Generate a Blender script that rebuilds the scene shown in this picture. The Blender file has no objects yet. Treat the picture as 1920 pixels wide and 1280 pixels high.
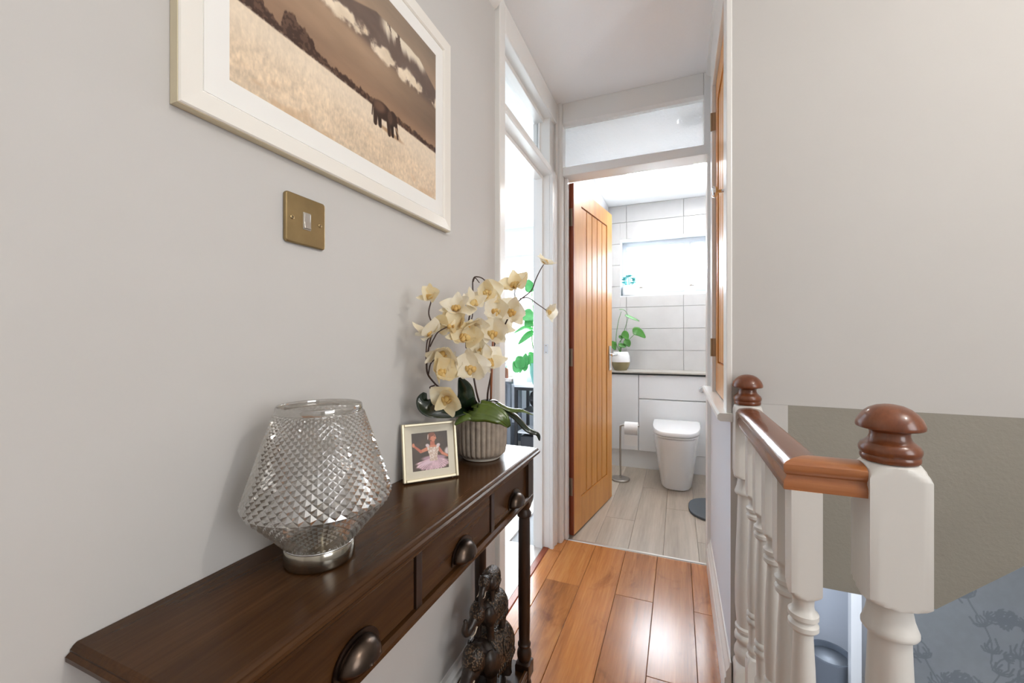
import bpy, bmesh, math, random
import numpy as np
from mathutils import Vector, Matrix, Euler
R = math.radians
PI = math.pi
SC = bpy.context.scene
COL = SC.collection
random.seed(4)

# ------------------------------------------------------------------ camera, sky, lights, exposure
cam = bpy.data.cameras.new('camera')
cam.sensor_width = 36.0
cam.lens = 770.7 / 1920 * 36
cam.clip_start = 0.02
camo = bpy.data.objects.new('camera', cam)
COL.objects.link(camo)
camo.location = (0, 0, 1.10)
camo.rotation_euler = (R(90), 0, R(21.97))
SC.camera = camo

W = bpy.data.worlds.new('sky')
SC.world = W
W.use_nodes = True
bg = W.node_tree.nodes['Background']
bg.inputs[0].default_value = (0.90, 0.95, 1.0, 1)
bg.inputs[1].default_value = 3.0

def area(name, loc, rot, sx, sy, power, col):
    l = bpy.data.lights.new(name, 'AREA')
    l.shape = 'RECTANGLE'
    l.size = sx
    l.size_y = sy
    l.energy = power
    l.color = col
    o = bpy.data.objects.new(name, l)
    o.location = loc
    o.rotation_euler = rot
    COL.objects.link(o)
    return o

# daylight entering through the bathroom and room windows (each lies just inside its own window opening)
area('bathroom_daylight', (-0.06, 4.30, 1.82), (R(-90), 0, 0), 0.85, 0.52, 34, (0.90, 0.95, 1.0))
area('room_daylight', (-1.75, 4.52, 1.42), (R(-90), 0, 0), 1.8, 1.1, 135, (0.90, 0.95, 1.0))
area('landing_fill', (1.84, -0.35, 1.45), (0, R(90), 0), 1.25, 1.1, 17, (0.97, 0.98, 1.0))  # added fill light for the hall, from an invented window
area('lower_hall_fill', (1.88, 3.5, -1.2), (0, R(90), 0), 1.0, 1.4, 30, (0.80, 0.88, 1.0))  # added fill lamp for the lower hall, no window behind it

SC.view_settings.view_transform = 'Standard'
SC.view_settings.look = 'None'
SC.view_settings.gamma = 1
SC.view_settings.use_curve_mapping = False
SC.view_settings.exposure = 0.52
SC.cycles.use_denoising = True
SC.cycles.max_bounces = 10
SC.cycles.diffuse_bounces = 6
SC.cycles.transparent_max_bounces = 16
SC.cycles.caustics_reflective = False
SC.cycles.caustics_refractive = False
SC.cycles.sample_clamp_indirect = 6

# ------------------------------------------------------------------ materials
def lin(c):
    return tuple(((x / 255) / 12.92 if x / 255 <= .04045 else ((x / 255 + .055) / 1.055) ** 2.4) for x in c)

def newmat(name):
    m = bpy.data.materials.new(name)
    m.use_nodes = True
    nt = m.node_tree
    return m, nt, nt.nodes['Principled BSDF']

def coords(nt, scale=(1, 1, 1), rnd=True):
    tc = nt.nodes.new('ShaderNodeTexCoord')
    mp = nt.nodes.new('ShaderNodeMapping')
    mp.inputs['Scale'].default_value = scale
    if rnd:
        oi = nt.nodes.new('ShaderNodeObjectInfo')
        mul = nt.nodes.new('ShaderNodeMath')
        mul.operation = 'MULTIPLY'
        mul.inputs[1].default_value = 41.3
        nt.links.new(oi.outputs['Random'], mul.inputs[0])
        add = nt.nodes.new('ShaderNodeVectorMath')
        add.operation = 'ADD'
        nt.links.new(tc.outputs['Object'], add.inputs[0])
        nt.links.new(mul.outputs[0], add.inputs[1])
        nt.links.new(add.outputs[0], mp.inputs[0])
    else:
        nt.links.new(tc.outputs['Object'], mp.inputs[0])
    return mp.outputs[0]

def noise(nt, vec, scale, detail=4, rough=.55, dist=0):
    n = nt.nodes.new('ShaderNodeTexNoise')
    n.inputs['Scale'].default_value = scale
    n.inputs['Detail'].default_value = detail
    n.inputs['Roughness'].default_value = rough
    n.inputs['Distortion'].default_value = dist
    nt.links.new(vec, n.inputs['Vector'])
    return n.outputs['Fac']

def ramp(nt, fac, stops):
    r = nt.nodes.new('ShaderNodeValToRGB')
    while len(r.color_ramp.elements) < len(stops):
        r.color_ramp.elements.new(.5)
    for e, (p, c) in zip(r.color_ramp.elements, stops):
        e.position = p
        e.color = (*c[:3], 1)
    nt.links.new(fac, r.inputs[0])
    return r.outputs[0]

def bump(nt, b, h, strength, dist=.002):
    n = nt.nodes.new('ShaderNodeBump')
    n.inputs['Strength'].default_value = strength
    n.inputs['Distance'].default_value = dist
    nt.links.new(h, n.inputs['Height'])
    nt.links.new(n.outputs[0], b.inputs['Normal'])

def plain(name, col, rough=.5, metal=0., bs=0, bstr=.1, var=0, coat=0, spec=.5, vscale=3, sub=0):
    m, nt, b = newmat(name)
    b.inputs['Base Color'].default_value = (*col, 1)
    b.inputs['Roughness'].default_value = rough
    b.inputs['Metallic'].default_value = metal
    b.inputs['Coat Weight'].default_value = coat
    b.inputs['Specular IOR Level'].default_value = spec
    if var or bs:
        v = coords(nt)
    if var:
        f = noise(nt, v, vscale, 5)
        lo = tuple(x * (1 - var) for x in col)
        hi = tuple(min(1, x * (1 + var)) for x in col)
        nt.links.new(ramp(nt, f, [(.3, lo), (.7, hi)]), b.inputs['Base Color'])
    if bs:
        bump(nt, b, noise(nt, v, bs, 3), bstr)
    return m

def wood(name, c1, c2, c3, grain='y', rough=.4, fine=60, tone=.15, bstr=.06, coat=0, spec=.5, knots=False):
    m, nt, b = newmat(name)
    s = {'x': (.06, 1, 1), 'y': (1, .06, 1), 'z': (1, 1, .06)}[grain]
    v = coords(nt, s)
    f1 = noise(nt, v, fine * .22, 6, .6, 1.2)
    f2 = noise(nt, v, fine * 3, 3, .6)
    mx = nt.nodes.new('ShaderNodeMix')
    mx.inputs[0].default_value = .3
    nt.links.new(f1, mx.inputs[2])
    nt.links.new(f2, mx.inputs[3])
    colr = ramp(nt, mx.outputs[0], [(.3, c1), (.52, c2), (.72, c3)])
    if knots:
        v2 = coords(nt, (1, .45, 1))
        k = noise(nt, v2, 7.0, 4, .65, .6)
        mk = nt.nodes.new('ShaderNodeMix')
        mk.data_type = 'RGBA'
        mk.blend_type = 'MULTIPLY'
        mk.inputs[0].default_value = 1
        nt.links.new(colr, mk.inputs[6])
        nt.links.new(ramp(nt, k, [(.28, (.55, .45, .38)), (.45, (1, 1, 1))]), mk.inputs[7])
        colr = mk.outputs[2]
    oi = nt.nodes.new('ShaderNodeObjectInfo')
    hs = nt.nodes.new('ShaderNodeHueSaturation')
    mr = nt.nodes.new('ShaderNodeMapRange')
    mr.inputs[3].default_value = 1 - tone
    mr.inputs[4].default_value = 1 + tone
    nt.links.new(oi.outputs['Random'], mr.inputs[0])
    nt.links.new(mr.outputs[0], hs.inputs['Value'])
    nt.links.new(colr, hs.inputs['Color'])
    nt.links.new(hs.outputs[0], b.inputs['Base Color'])
    b.inputs['Roughness'].default_value = rough
    b.inputs['Coat Weight'].default_value = coat
    b.inputs['Specular IOR Level'].default_value = spec
    bump(nt, b, f2, bstr, .001)
    return m

def vcol(name, rough=.6, coat=0, bs=0):
    m, nt, b = newmat(name)
    a = nt.nodes.new('ShaderNodeVertexColor')
    a.layer_name = 'Col'
    nt.links.new(a.outputs[0], b.inputs['Base Color'])
    b.inputs['Roughness'].default_value = rough
    b.inputs['Coat Weight'].default_value = coat
    if bs:
        bump(nt, b, noise(nt, coords(nt), bs, 3), .15)
    return m

def glassmix(name, tint, gloss, grough, bscale=0, bstr=.3, trans=0, fres=1.5):
    """Thin clear sheet: straight-through transparency with a glossy layer (and a milky share for obscured glass)."""
    m, nt, b = newmat(name)
    nt.nodes.remove(b)
    out = nt.nodes['Material Output']
    t = nt.nodes.new('ShaderNodeBsdfTransparent')
    t.inputs[0].default_value = (*tint, 1)
    g = nt.nodes.new('ShaderNodeBsdfGlossy')
    g.inputs['Roughness'].default_value = grough
    fr = nt.nodes.new('ShaderNodeLayerWeight')
    fr.inputs[0].default_value = .5
    pw_ = nt.nodes.new('ShaderNodeMath')
    pw_.operation = 'POWER'
    pw_.inputs[1].default_value = 5
    nt.links.new(fr.outputs['Facing'], pw_.inputs[0])
    mm = nt.nodes.new('ShaderNodeMath')
    mm.operation = 'MULTIPLY_ADD'
    mm.use_clamp = True
    mm.inputs[1].default_value = .9 - gloss
    mm.inputs[2].default_value = gloss + .03
    nt.links.new(pw_.outputs[0], mm.inputs[0])
    base = t.outputs[0]
    if trans:
        tr = nt.nodes.new('ShaderNodeBsdfTranslucent')
        tr.inputs[0].default_value = (.95, .96, .97, 1)
        m2 = nt.nodes.new('ShaderNodeMixShader')
        m2.inputs[0].default_value = trans
        nt.links.new(t.outputs[0], m2.inputs[1])
        nt.links.new(tr.outputs[0], m2.inputs[2])
        base = m2.outputs[0]
    mx = nt.nodes.new('ShaderNodeMixShader')
    nt.links.new(mm.outputs[0], mx.inputs[0])
    nt.links.new(base, mx.inputs[1])
    nt.links.new(g.outputs[0], mx.inputs[2])
    nt.links.new(mx.outputs[0], out.inputs[0])
    if bscale:
        bn = nt.nodes.new('ShaderNodeBump')
        bn.inputs['Strength'].default_value = bstr
        bn.inputs['Distance'].default_value = .003
        nt.links.new(noise(nt, coords(nt), bscale, 2), bn.inputs['Height'])
        for n in (g, fr):
            nt.links.new(bn.outputs[0], n.inputs['Normal'])
        if trans:
            nt.links.new(bn.outputs[0], tr.inputs['Normal'])
    return m

def emit(name, col, s):
    m, nt, b = newmat(name)
    b.inputs['Base Color'].default_value = (*col, 1)
    b.inputs['Emission Color'].default_value = (*col, 1)
    b.inputs['Emission Strength'].default_value = s
    return m

M = {}
M['wall'] = plain('wall_paint', (.565, .55, .53), .85, bs=90, bstr=.05, var=.015, spec=.25)
M['wall2'] = plain('cool_wall_paint', (.70, .73, .78), .85, bs=90, bstr=.05, spec=.25)
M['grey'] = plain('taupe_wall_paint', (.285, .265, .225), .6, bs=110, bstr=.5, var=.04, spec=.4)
M['ceil'] = plain('ceiling_paint', (.93, .94, .95), .9, bs=140, bstr=.25, spec=.2)
M['trim'] = plain('white_gloss_paint', (.80, .79, .765), .28, bs=30, bstr=.04, spec=.5)
M['spindle'] = plain('cream_satin_paint', (.68, .665, .63), .38, bs=60, bstr=.08, var=.03, spec=.45)
M['oakfloor'] = wood('oak_laminate', lin((128, 74, 34)), lin((176, 112, 58)), lin((200, 138, 80)), 'y', .21, 40, .15, .05, spec=.5, knots=True)
M['greyfloor'] = wood('grey_vinyl_plank', lin((142, 130, 116)), lin((172, 160, 146)), lin((192, 182, 168)), 'y', .38, 26, .05, .05)
M['palefloor'] = wood('pale_laminate', lin((170, 160, 152)), lin((196, 188, 182)), lin((212, 206, 200)), 'y', .3, 26, .05, .05)
M['subfloor'] = plain('subfloor_brown', (.06, .035, .02), .8)  # dark board seen through the plank joints
M['oak'] = wood('oak_veneer', lin((190, 122, 50)), lin((214, 150, 72)), lin((226, 170, 94)), 'z', .33, 50, .03, .05)
M['oakedge'] = wood('oak_lipping', lin((118, 52, 26)), lin((140, 66, 36)), lin((152, 78, 44)), 'z', .4, 50, .03, .05)
M['walnut'] = wood('dark_stained_wood', lin((48, 28, 13)), lin((68, 43, 22)), lin((88, 58, 33)), 'y', .25, 60, .06, .06, spec=.2)
M['walnutz'] = wood('dark_stained_turned_wood', lin((30, 18, 12)), lin((46, 29, 19)), lin((60, 40, 28)), 'z', .3, 60, .06, .06)
M['mahog'] = wood('mahogany_varnish', lin((92, 48, 28)), lin((124, 72, 44)), lin((148, 94, 60)), 'y', .25, 80, .05, .08, coat=.3)
M['mahogx'] = wood('mahogany_varnish_cross', lin((124, 68, 34)), lin((156, 96, 54)), lin((176, 116, 70)), 'x', .28, 80, .05, .08, coat=.3)
M['mahogred'] = wood('mahogany_cap', lin((88, 44, 22)), lin((112, 60, 32)), lin((136, 80, 48)), 'z', .28, 60, .05, .05, coat=.3)
M['tile'] = plain('grey_stone_tile', (.56, .555, .55), .22, var=.05, vscale=5, spec=.5)
M['grout'] = plain('grout', (.40, .40, .40), .9)
M['white'] = plain('white_lacquer', (.82, .83, .84), .25, spec=.5)
M['ceramic'] = plain('white_ceramic', (.86, .87, .88), .1, coat=.5)
M['upvc'] = plain('white_upvc', (.64, .67, .70), .3)
M['counter'] = plain('stone_worktop', (.50, .47, .43), .3, var=.1, vscale=30)
M['black'] = plain('black_metal', (.012, .012, .014), .4)
M['blackedge'] = plain('black_laminate_edge', (.01, .01, .01), .4)
M['chrome'] = plain('polished_chrome', (.75, .76, .78), .12, 1)
M['steel'] = plain('brushed_steel', (.55, .52, .48), .32, 1)
M['brass'] = plain('antique_brass', (.36, .265, .135), .30, 1, var=.12, vscale=20)
M['hinge'] = plain('aged_hinge_steel', (.36, .28, .20), .35, 1)
M['pull'] = plain('dark_bronze', (.085, .062, .048), .30, 1, var=.25, vscale=18)
M['nickel'] = plain('satin_nickel', (.46, .43, .36), .16, 1)
M['lampglass'] = glassmix('lustre_glass', (.86, .84, .80), .35, .06, trans=.14)
M['clear'] = glassmix('window_glass', (.97, .98, .98), .0, .0)
M['obscure'] = glassmix('rippled_obscure_glass', (.70, .71, .72), .03, .08, 70, .9, .30)
M['frost'] = glassmix('frosted_glass', (.97, .98, .99), .0, .2, trans=.3)
M['frame'] = plain('ivory_frame_lacquer', (.83, .80, .74), .22, spec=.5)
M['mount'] = plain('white_mount_board', (.84, .83, .80), .8)
M['cream'] = plain('cream_mount_board', (.80, .74, .60), .6)
M['framegold'] = plain('champagne_frame', (.74, .66, .47), .3, .25)
M['print'] = vcol('sepia_print', .35)
M['photo'] = vcol('photo_print', .4)
M['wallpaper'] = vcol('floral_wallpaper', .6, bs=150)
M['pot'] = plain('ribbed_stoneware', (.40, .335, .27), .6, var=.2, vscale=40, bs=150, bstr=.2)
M['potrim'] = plain('pale_stoneware_foot', (.62, .58, .50), .6)
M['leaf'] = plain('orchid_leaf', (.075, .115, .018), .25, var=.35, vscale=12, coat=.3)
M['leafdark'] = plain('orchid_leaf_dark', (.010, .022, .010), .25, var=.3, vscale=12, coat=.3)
M['stem'] = plain('orchid_stem', (.05, .025, .018), .45)
M['stake'] = plain('copper_stake', (.30, .11, .05), .4)
M['soil'] = plain('dark_moss', (.03, .02, .012), .95, bs=200, bstr=1)
M['carve'] = plain('dark_carved_resin', (.022, .014, .010), .32, var=.4, vscale=60, bs=260, bstr=.25)
def carved(name):
    m, nt, b = newmat(name)
    v = coords(nt, rnd=False)
    vo = nt.nodes.new('ShaderNodeTexVoronoi')
    vo.inputs['Scale'].default_value = 190
    nt.links.new(v, vo.inputs['Vector'])
    nt.links.new(ramp(nt, vo.outputs['Distance'], [(.15, (.20, .125, .07)), (.42, (.06, .036, .02)), (.6, (.014, .009, .006))]), b.inputs['Base Color'])
    b.inputs['Roughness'].default_value = .35
    inv = nt.nodes.new('ShaderNodeMath')
    inv.operation = 'SUBTRACT'
    inv.inputs[0].default_value = 1
    nt.links.new(vo.outputs['Distance'], inv.inputs[1])
    bump(nt, b, inv.outputs[0], .9, .002)
    return m
M['rug_gold'] = carved('carved_gilt_blanket')
M['ivory'] = plain('bone_tusk', (.5, .42, .32), .4)
M['mat'] = plain('slate_bath_mat', (.10, .115, .13), .95, bs=300, bstr=1)
M['paper'] = plain('toilet_paper', (.84, .83, .82), .9)
M['leafg'] = plain('green_leaf', (.06, .22, .03), .4, var=.3, vscale=15)
M['leafb'] = plain('bright_leaf', (.05, .27, .06), .4, var=.2, vscale=15)
M['teal'] = plain('succulent_teal', (.06, .36, .36), .5, var=.3, vscale=20)
M['tealpot'] = plain('teal_glazed_pot', (.10, .27, .25), .35)
M['olive'] = plain('olive_glaze', (.26, .22, .11), .35)
M['amber'] = plain('brown_bottle', (.17, .055, .03), .25)
M['binw'] = plain('slate_plastic', (.17, .19, .22), .45)
M['darkgrey'] = plain('dark_floor_box', (.05, .05, .055), .6)
M['bulb'] = emit('warm_bulb', (1.0, .94, .86), 345)
M['panel'] = emit('light_panel', (1.0, .98, .95), 40)
# petals: soft cream, partly translucent fabric
def petal_mat(name, c, c2):
    m, nt, b = newmat(name)
    out = nt.nodes['Material Output']
    f = noise(nt, coords(nt), 22, 3)
    cr = ramp(nt, f, [(.35, c), (.68, c2)])
    nt.links.new(cr, b.inputs['Base Color'])
    b.inputs['Roughness'].default_value = .55
    t = nt.nodes.new('ShaderNodeBsdfTranslucent')
    nt.links.new(cr, t.inputs[0])
    mx = nt.nodes.new('ShaderNodeMixShader')
    mx.inputs[0].default_value = .35
    nt.links.new(b.outputs[0], mx.inputs[1])
    nt.links.new(t.outputs[0], mx.inputs[2])
    nt.links.new(mx.outputs[0], out.inputs[0])
    return m
M['petal'] = petal_mat('cream_petal', (.86, .72, .42), (.90, .84, .66))
M['petal2'] = petal_mat('ivory_petal', (.88, .80, .60), (.90, .87, .78))
M['lip'] = petal_mat('golden_lip', (.78, .50, .14), (.86, .70, .34))

# ------------------------------------------------------------------ mesh helpers
class MB:
    def __init__(s):
        s.v = []
        s.f = []
    def add(s, vs, fs):
        n = len(s.v)
        s.v += [tuple(v) for v in vs]
        s.f += [tuple(i + n for i in f) for f in fs]
        return s
    def box(s, x0, x1, y0, y1, z0, z1):
        return s.add([(x0, y0, z0), (x1, y0, z0), (x1, y1, z0), (x0, y1, z0), (x0, y0, z1), (x1, y0, z1), (x1, y1, z1), (x0, y1, z1)],
                     [(3, 2, 1, 0), (4, 5, 6, 7), (0, 1, 5, 4), (1, 2, 6, 5), (2, 3, 7, 6), (3, 0, 4, 7)])
    def prism(s, pts, axis, a, b):
        """extrude a 2-D outline along an axis; pts are (p,q) in the other two axes in x,y,z order"""
        n = len(pts)
        def mk(p, q, w):
            return {'x': (w, p, q), 'y': (p, w, q), 'z': (p, q, w)}[axis]
        vs = [mk(p, q, a) for p, q in pts] + [mk(p, q, b) for p, q in pts]
        fs = [tuple(range(n)), tuple(range(2 * n - 1, n - 1, -1))]
        fs += [(i, i + n, (i + 1) % n + n, (i + 1) % n) for i in range(n)]
        return s.add(vs, fs)
    def lathe(s, prof, n=32, c=(0, 0, 0), half=None, caps=True, rfun=None):
        """prof: list of (r,z); half: square half-width that clips the radius so square blocks turn into round necks"""
        vs, fs = [], []
        for r, z in prof:
            for i in range(n):
                a = 2 * PI * i / n
                rr = r
                if half:
                    rr = min(r, half / max(abs(math.cos(a)), abs(math.sin(a))))
                if rfun:
                    rr = rfun(rr, z, a)
                vs.append((c[0] + rr * math.cos(a), c[1] + rr * math.sin(a), c[2] + z))
        for j in range(len(prof) - 1):
            for i in range(n):
                k = (i + 1) % n
                fs.append((j * n + i, j * n + k, (j + 1) * n + k, (j + 1) * n + i))
        if caps:
            fs.append(tuple(range(n - 1, -1, -1)))
            fs.append(tuple(range((len(prof) - 1) * n, len(prof) * n)))
        return s.add(vs, fs)
    def tube(s, pts, rad, n=8):
        pts = [Vector(p) for p in pts]
        rad = rad if isinstance(rad, (list, tuple)) else [rad] * len(pts)
        vs, fs = [], []
        up = Vector((.31, .17, .93)).normalized()
        for i, p in enumerate(pts):
            t = (pts[min(i + 1, len(pts) - 1)] - pts[max(i - 1, 0)]).normalized()
            a = t.cross(up)
            if a.length < 1e-3:
                a = t.cross(Vector((1, 0, 0)))
            a.normalize()
            b = t.cross(a).normalized()
            for k in range(n):
                th = 2 * PI * k / n
                vs.append(p + (a * math.cos(th) + b * math.sin(th)) * rad[i])
        for j in range(len(pts) - 1):
            for i in range(n):
                k = (i + 1) % n
                fs.append((j * n + i, j * n + k, (j + 1) * n + k, (j + 1) * n + i))
        fs.append(tuple(range(n - 1, -1, -1)))
        fs.append(tuple(range((len(pts) - 1) * n, len(pts) * n)))
        return s.add(vs, fs)
    def ball(s, c, r, nu=20, nv=12, rot=None):
        r = r if isinstance(r, (list, tuple)) else (r, r, r)
        vs, fs = [], []
        m = rot or Matrix.Identity(3)
        for j in range(1, nv):
            ph = PI * j / nv
            for i in range(nu):
                th = 2 * PI * i / nu
                q = m @ Vector((r[0] * math.sin(ph) * math.cos(th), r[1] * math.sin(ph) * math.sin(th), r[2] * math.cos(ph)))
                vs.append(q + Vector(c))
        top = len(vs)
        vs.append(m @ Vector((0, 0, r[2])) + Vector(c))
        vs.append(m @ Vector((0, 0, -r[2])) + Vector(c))
        for j in range(nv - 2):
            for i in range(nu):
                k = (i + 1) % nu
                fs.append((j * nu + i, (j + 1) * nu + i, (j + 1) * nu + k, j * nu + k))
        for i in range(nu):
            k = (i + 1) % nu
            fs.append((top, i, k))
            fs.append((top + 1, (nv - 2) * nu + k, (nv - 2) * nu + i))
        return s.add(vs, fs)
    def mesh(s, name):
        me = bpy.data.meshes.new(name)
        me.from_pydata(s.v, [], s.f)
        bm = bmesh.new()
        bm.from_mesh(me)
        bmesh.ops.recalc_face_normals(bm, faces=bm.faces)
        bm.to_mesh(me)
        bm.free()
        return me

def link(name, me, m=None, parent=None, loc=None, rot=None, smooth=False, bevel=0, seg=2):
    o = bpy.data.objects.new(name, me)
    COL.objects.link(o)
    if m and me is not None and not me.materials:
        me.materials.append(M[m])
    if parent:
        o.parent = parent
    if loc:
        o.location = loc
    if rot:
        o.rotation_euler = rot
    if smooth and me is not None:
        me.polygons.foreach_set('use_smooth', [True] * len(me.polygons))
        if smooth == 'auto':
            try:
                me.set_sharp_from_angle(angle=R(38))
            except Exception:
                pass
    if bevel:
        b = o.modifiers.new('bevel', 'BEVEL')
        b.width = bevel
        b.segments = seg
        b.limit_method = 'ANGLE'
        b.angle_limit = R(35)
    return o

def obj(name, mb, m, parent=None, **k):
    return link(name, mb.mesh(name), m, parent, **k)

def B(*a):
    return MB().box(*a)

def thing(name, label, cat, loc=(0, 0, 0), rot=(0, 0, 0), group=None):
    o = bpy.data.objects.new(name, None)
    o.empty_display_size = .05
    COL.objects.link(o)
    o.location = loc
    o.rotation_euler = rot
    return tag(o, label, cat, group)

def tag(o, label, cat, group=None):
    o['label'] = label
    o['category'] = cat
    if group:
        o['group'] = group
    return o

def struct(name, mb, m, parent=None, **k):
    o = obj(name, mb, m, parent, **k)
    if not parent:
        o['kind'] = 'structure'
    return o

def catmull(pts, n=6):
    P = [Vector(p) for p in pts]
    P = [P[0] * 2 - P[1]] + P + [P[-1] * 2 - P[-2]]
    out = []
    for i in range(1, len(P) - 2):
        for k in range(n):
            t = k / n
            a, b, c, d = P[i - 1], P[i], P[i + 1], P[i + 2]
            out.append(.5 * ((2 * b) + (c - a) * t + (2 * a - 5 * b + 4 * c - d) * t * t + (3 * b - a - 3 * c + d) * t ** 3))
    out.append(P[-2])
    return out

# value noise for the flat prints
_rs = np.random.RandomState(7)
_lat = _rs.rand(256, 256)
def vnoise(x, y):
    xi, yi = np.floor(x).astype(int), np.floor(y).astype(int)
    fx, fy = x - xi, y - yi
    fx = fx * fx * (3 - 2 * fx)
    fy = fy * fy * (3 - 2 * fy)
    g = lambda a, b: _lat[a % 256, b % 256]
    return (g(xi, yi) * (1 - fx) + g(xi + 1, yi) * fx) * (1 - fy) + (g(xi, yi + 1) * (1 - fx) + g(xi + 1, yi + 1) * fx) * fy
def fbm(x, y, o=5):
    s, a, t = 0, .5, 0
    for _ in range(o):
        s = s + a * vnoise(x, y)
        t += a
        x, y, a = x * 2.03 + 11.3, y * 2.03 + 5.7, a * .5
    return s / t
def smooth(a, b, x):
    t = np.clip((x - a) / (b - a), 0, 1)
    return t * t * (3 - 2 * t)
def mixc(c, d, k):
    return c * (1 - k[..., None]) + np.array(d, float) * k[..., None]
def print_sheet(name, w, h, nx, ny, fun, m, parent, place):
    """flat print: a fine grid whose vertices carry the ink colours; place maps (p,q) in metres to a point"""
    s, t = np.meshgrid(np.linspace(0, 1, nx + 1), np.linspace(0, 1, ny + 1))
    c = np.clip(fun(s, t), 0, 255) / 255
    c = np.where(c <= .04045, c / 12.92, ((c + .055) / 1.055) ** 2.4).reshape(-1, 3)
    vs = [place(p * w, q * h) for p, q in zip(s.ravel(), t.ravel())]
    k = nx + 1
    fs = [(j * k + i, j * k + i + 1, (j + 1) * k + i + 1, (j + 1) * k + i) for j in range(ny) for i in range(nx)]
    me = bpy.data.meshes.new(name)
    me.from_pydata(vs, [], fs)
    a = me.color_attributes.new('Col', 'FLOAT_COLOR', 'POINT')
    a.data.foreach_set('color', np.concatenate([c, np.ones((len(c), 1))], 1).astype(np.float32).ravel())
    return link(name, me, m, parent)

XL, XR, YF, YS, ZC = -.634, .147, 2.236, 1.39, 2.40   # hall left wall, hall right wall, bathroom front, stair wall, ceiling

# ================================================================== THE SETTING
# ---- landing floor, oak planks one by one
fl = struct('floor', B(-.72, .222, -1.6, 2.24, -.03, -.0125), 'subfloor')
B2 = MB().box(.222, .335, -1.6, .84, -.03, -.0125)
seams = [-.72, -.568, -.411, -.254, -.097, .060, .217, .335]
pl_cache = {}
def plank(x0, x1, y0, y1, z, parent, m, th=.012, g=.0007, name='plank'):
    key = (round(x1 - x0, 3), round(y1 - y0, 3), m)
    if key not in pl_cache:
        w, l = key[0] / 2 - g, key[1] / 2 - g
        e = .0012
        mb = MB()
        mb.add([(-w, -l, -th), (w, -l, -th), (w, l, -th), (-w, l, -th), (-w, -l, -e), (w, -l, -e), (w, l, -e), (-w, l, -e),
                (-w + e, -l + e, 0), (w - e, -l + e, 0), (w - e, l - e, 0), (-w + e, l - e, 0)],
               [(3, 2, 1, 0), (8, 9, 10, 11)] + [(i, (i + 1) % 4, 4 + (i + 1) % 4, 4 + i) for i in range(4)] + [(4 + i, 4 + (i + 1) % 4, 8 + (i + 1) % 4, 8 + i) for i in range(4)])
        pl_cache[key] = mb.mesh(name)
    return link(name, pl_cache[key], m, parent, loc=((x0 + x1) / 2, (y0 + y1) / 2, z))
joints = {0: [.9, 2.1], 1: [.62, 1.83], 2: [-.2, 1.02], 3: [.62, 1.83], 4: [.2, 1.42], 5: [.62, 1.83], 6: [-.3]}
for i in range(7):
    x0, x1 = seams[i], seams[i + 1]
    if i == 0:
        x0 = -.655
    ymax = .84 if i == 6 else 2.233
    ys = [-1.6] + [j for j in joints[i] if j < ymax - .05] + [ymax]
    for a, b in zip(ys, ys[1:]):
        plank(x0, x1, a, b, 0, fl, 'oakfloor')
obj('subfloor_strip', B2, 'subfloor', fl)
th = struct('trim_1', MB().prism([(2.228, 0), (2.232, .004), (2.244, .004), (2.248, 0), (2.248, -.012), (2.228, -.012)], 'x', -.566, .131), 'steel')
th2 = struct('trim_2', MB().prism([(-.668, 0), (-.664, .005), (-.640, .005), (-.636, 0), (-.636, -.012), (-.668, -.012)], 'y', 1.456, 2.10), 'oakedge')

# ---- bathroom floor
fb = struct('floor_bathroom', B(-.634, .52, 2.24, 4.05, -.03, -.0125), 'grout')
bx = [-.634, -.595, -.42, -.245, -.07, .10, .275, .45, .52]
bj = [[], [3.0], [2.62, 3.8], [3.25], [2.9], [2.47, 3.5], [3.1], []]
for i in range(8):
    ys = [2.246] + bj[i] + [4.05]
    for a, b in zip(ys, ys[1:]):
        plank(bx[i], bx[i + 1], a, b, 0, fb, 'greyfloor', g=.0004)
# ---- left room floor
fr_ = struct('floor_room', B(-3.2, -.724, .4, 4.4, -.03, -.0125), 'grout')
for i in range(13):
    x1 = -.668 - i * .195
    ys = [.4 if i else 1.456] + [1.4 + .9 * ((i * .37) % 1), 2.5 + .9 * ((i * .37) % 1)] + [4.4 if i else 2.10]
    ys = [ys[0]] + [y for y in ys[1:-1] if ys[0] + .1 < y < ys[-1] - .1] + [ys[-1]]
    for a, b in zip(ys, ys[1:]):
        plank(x1 - .195, x1, a, b, 0, fr_, 'palefloor', g=.0005)

# ---- ceilings and walls
struct('ceiling', B(-3.2, 2.0, -1.7, 4.6, ZC, ZC + .08), 'ceil')
struct('wall_left', B(XL - .09, XL, -1.6, 1.402, 0, ZC), 'wall')
struct('wall_back', B(-.73, 2.0, -1.7, -1.6, -2.6, ZC), 'wall')
struct('wall_right', B(1.9, 2.0, -1.6, 6.0, -2.6, ZC), 'wall')
# stair wall: white above, with the taupe painted bulkhead face below (41 degree soffit line on the right)
ws = MB()
ws.prism([(XR + .06, .918), (1.9, .906), (1.9, ZC), (XR + .06, ZC)], 'y', YS, YS + .10)
ws.prism([(XR, .918), (XR + .06, .918), (XR + .06, ZC), (XR, ZC)], 'y', YS, YS + .002)
ws.prism([(XR, -.25), (.293, -.25), (.293, .917), (XR, .918)], 'y', YS, YS + .002)
struct('wall_stair', ws, 'wall')
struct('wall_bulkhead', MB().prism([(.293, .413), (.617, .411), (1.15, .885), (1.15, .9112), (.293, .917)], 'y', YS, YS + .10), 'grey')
# floor edge / landing apron under the balustrade
struct('trim_3', MB().box(.222, .24, .84, YS, -.30, .0).box(.335, .353, -1.6, .84, -.30, 0).box(.24, .335, .822, .84, -.30, 0), 'trim', bevel=.003)
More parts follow.
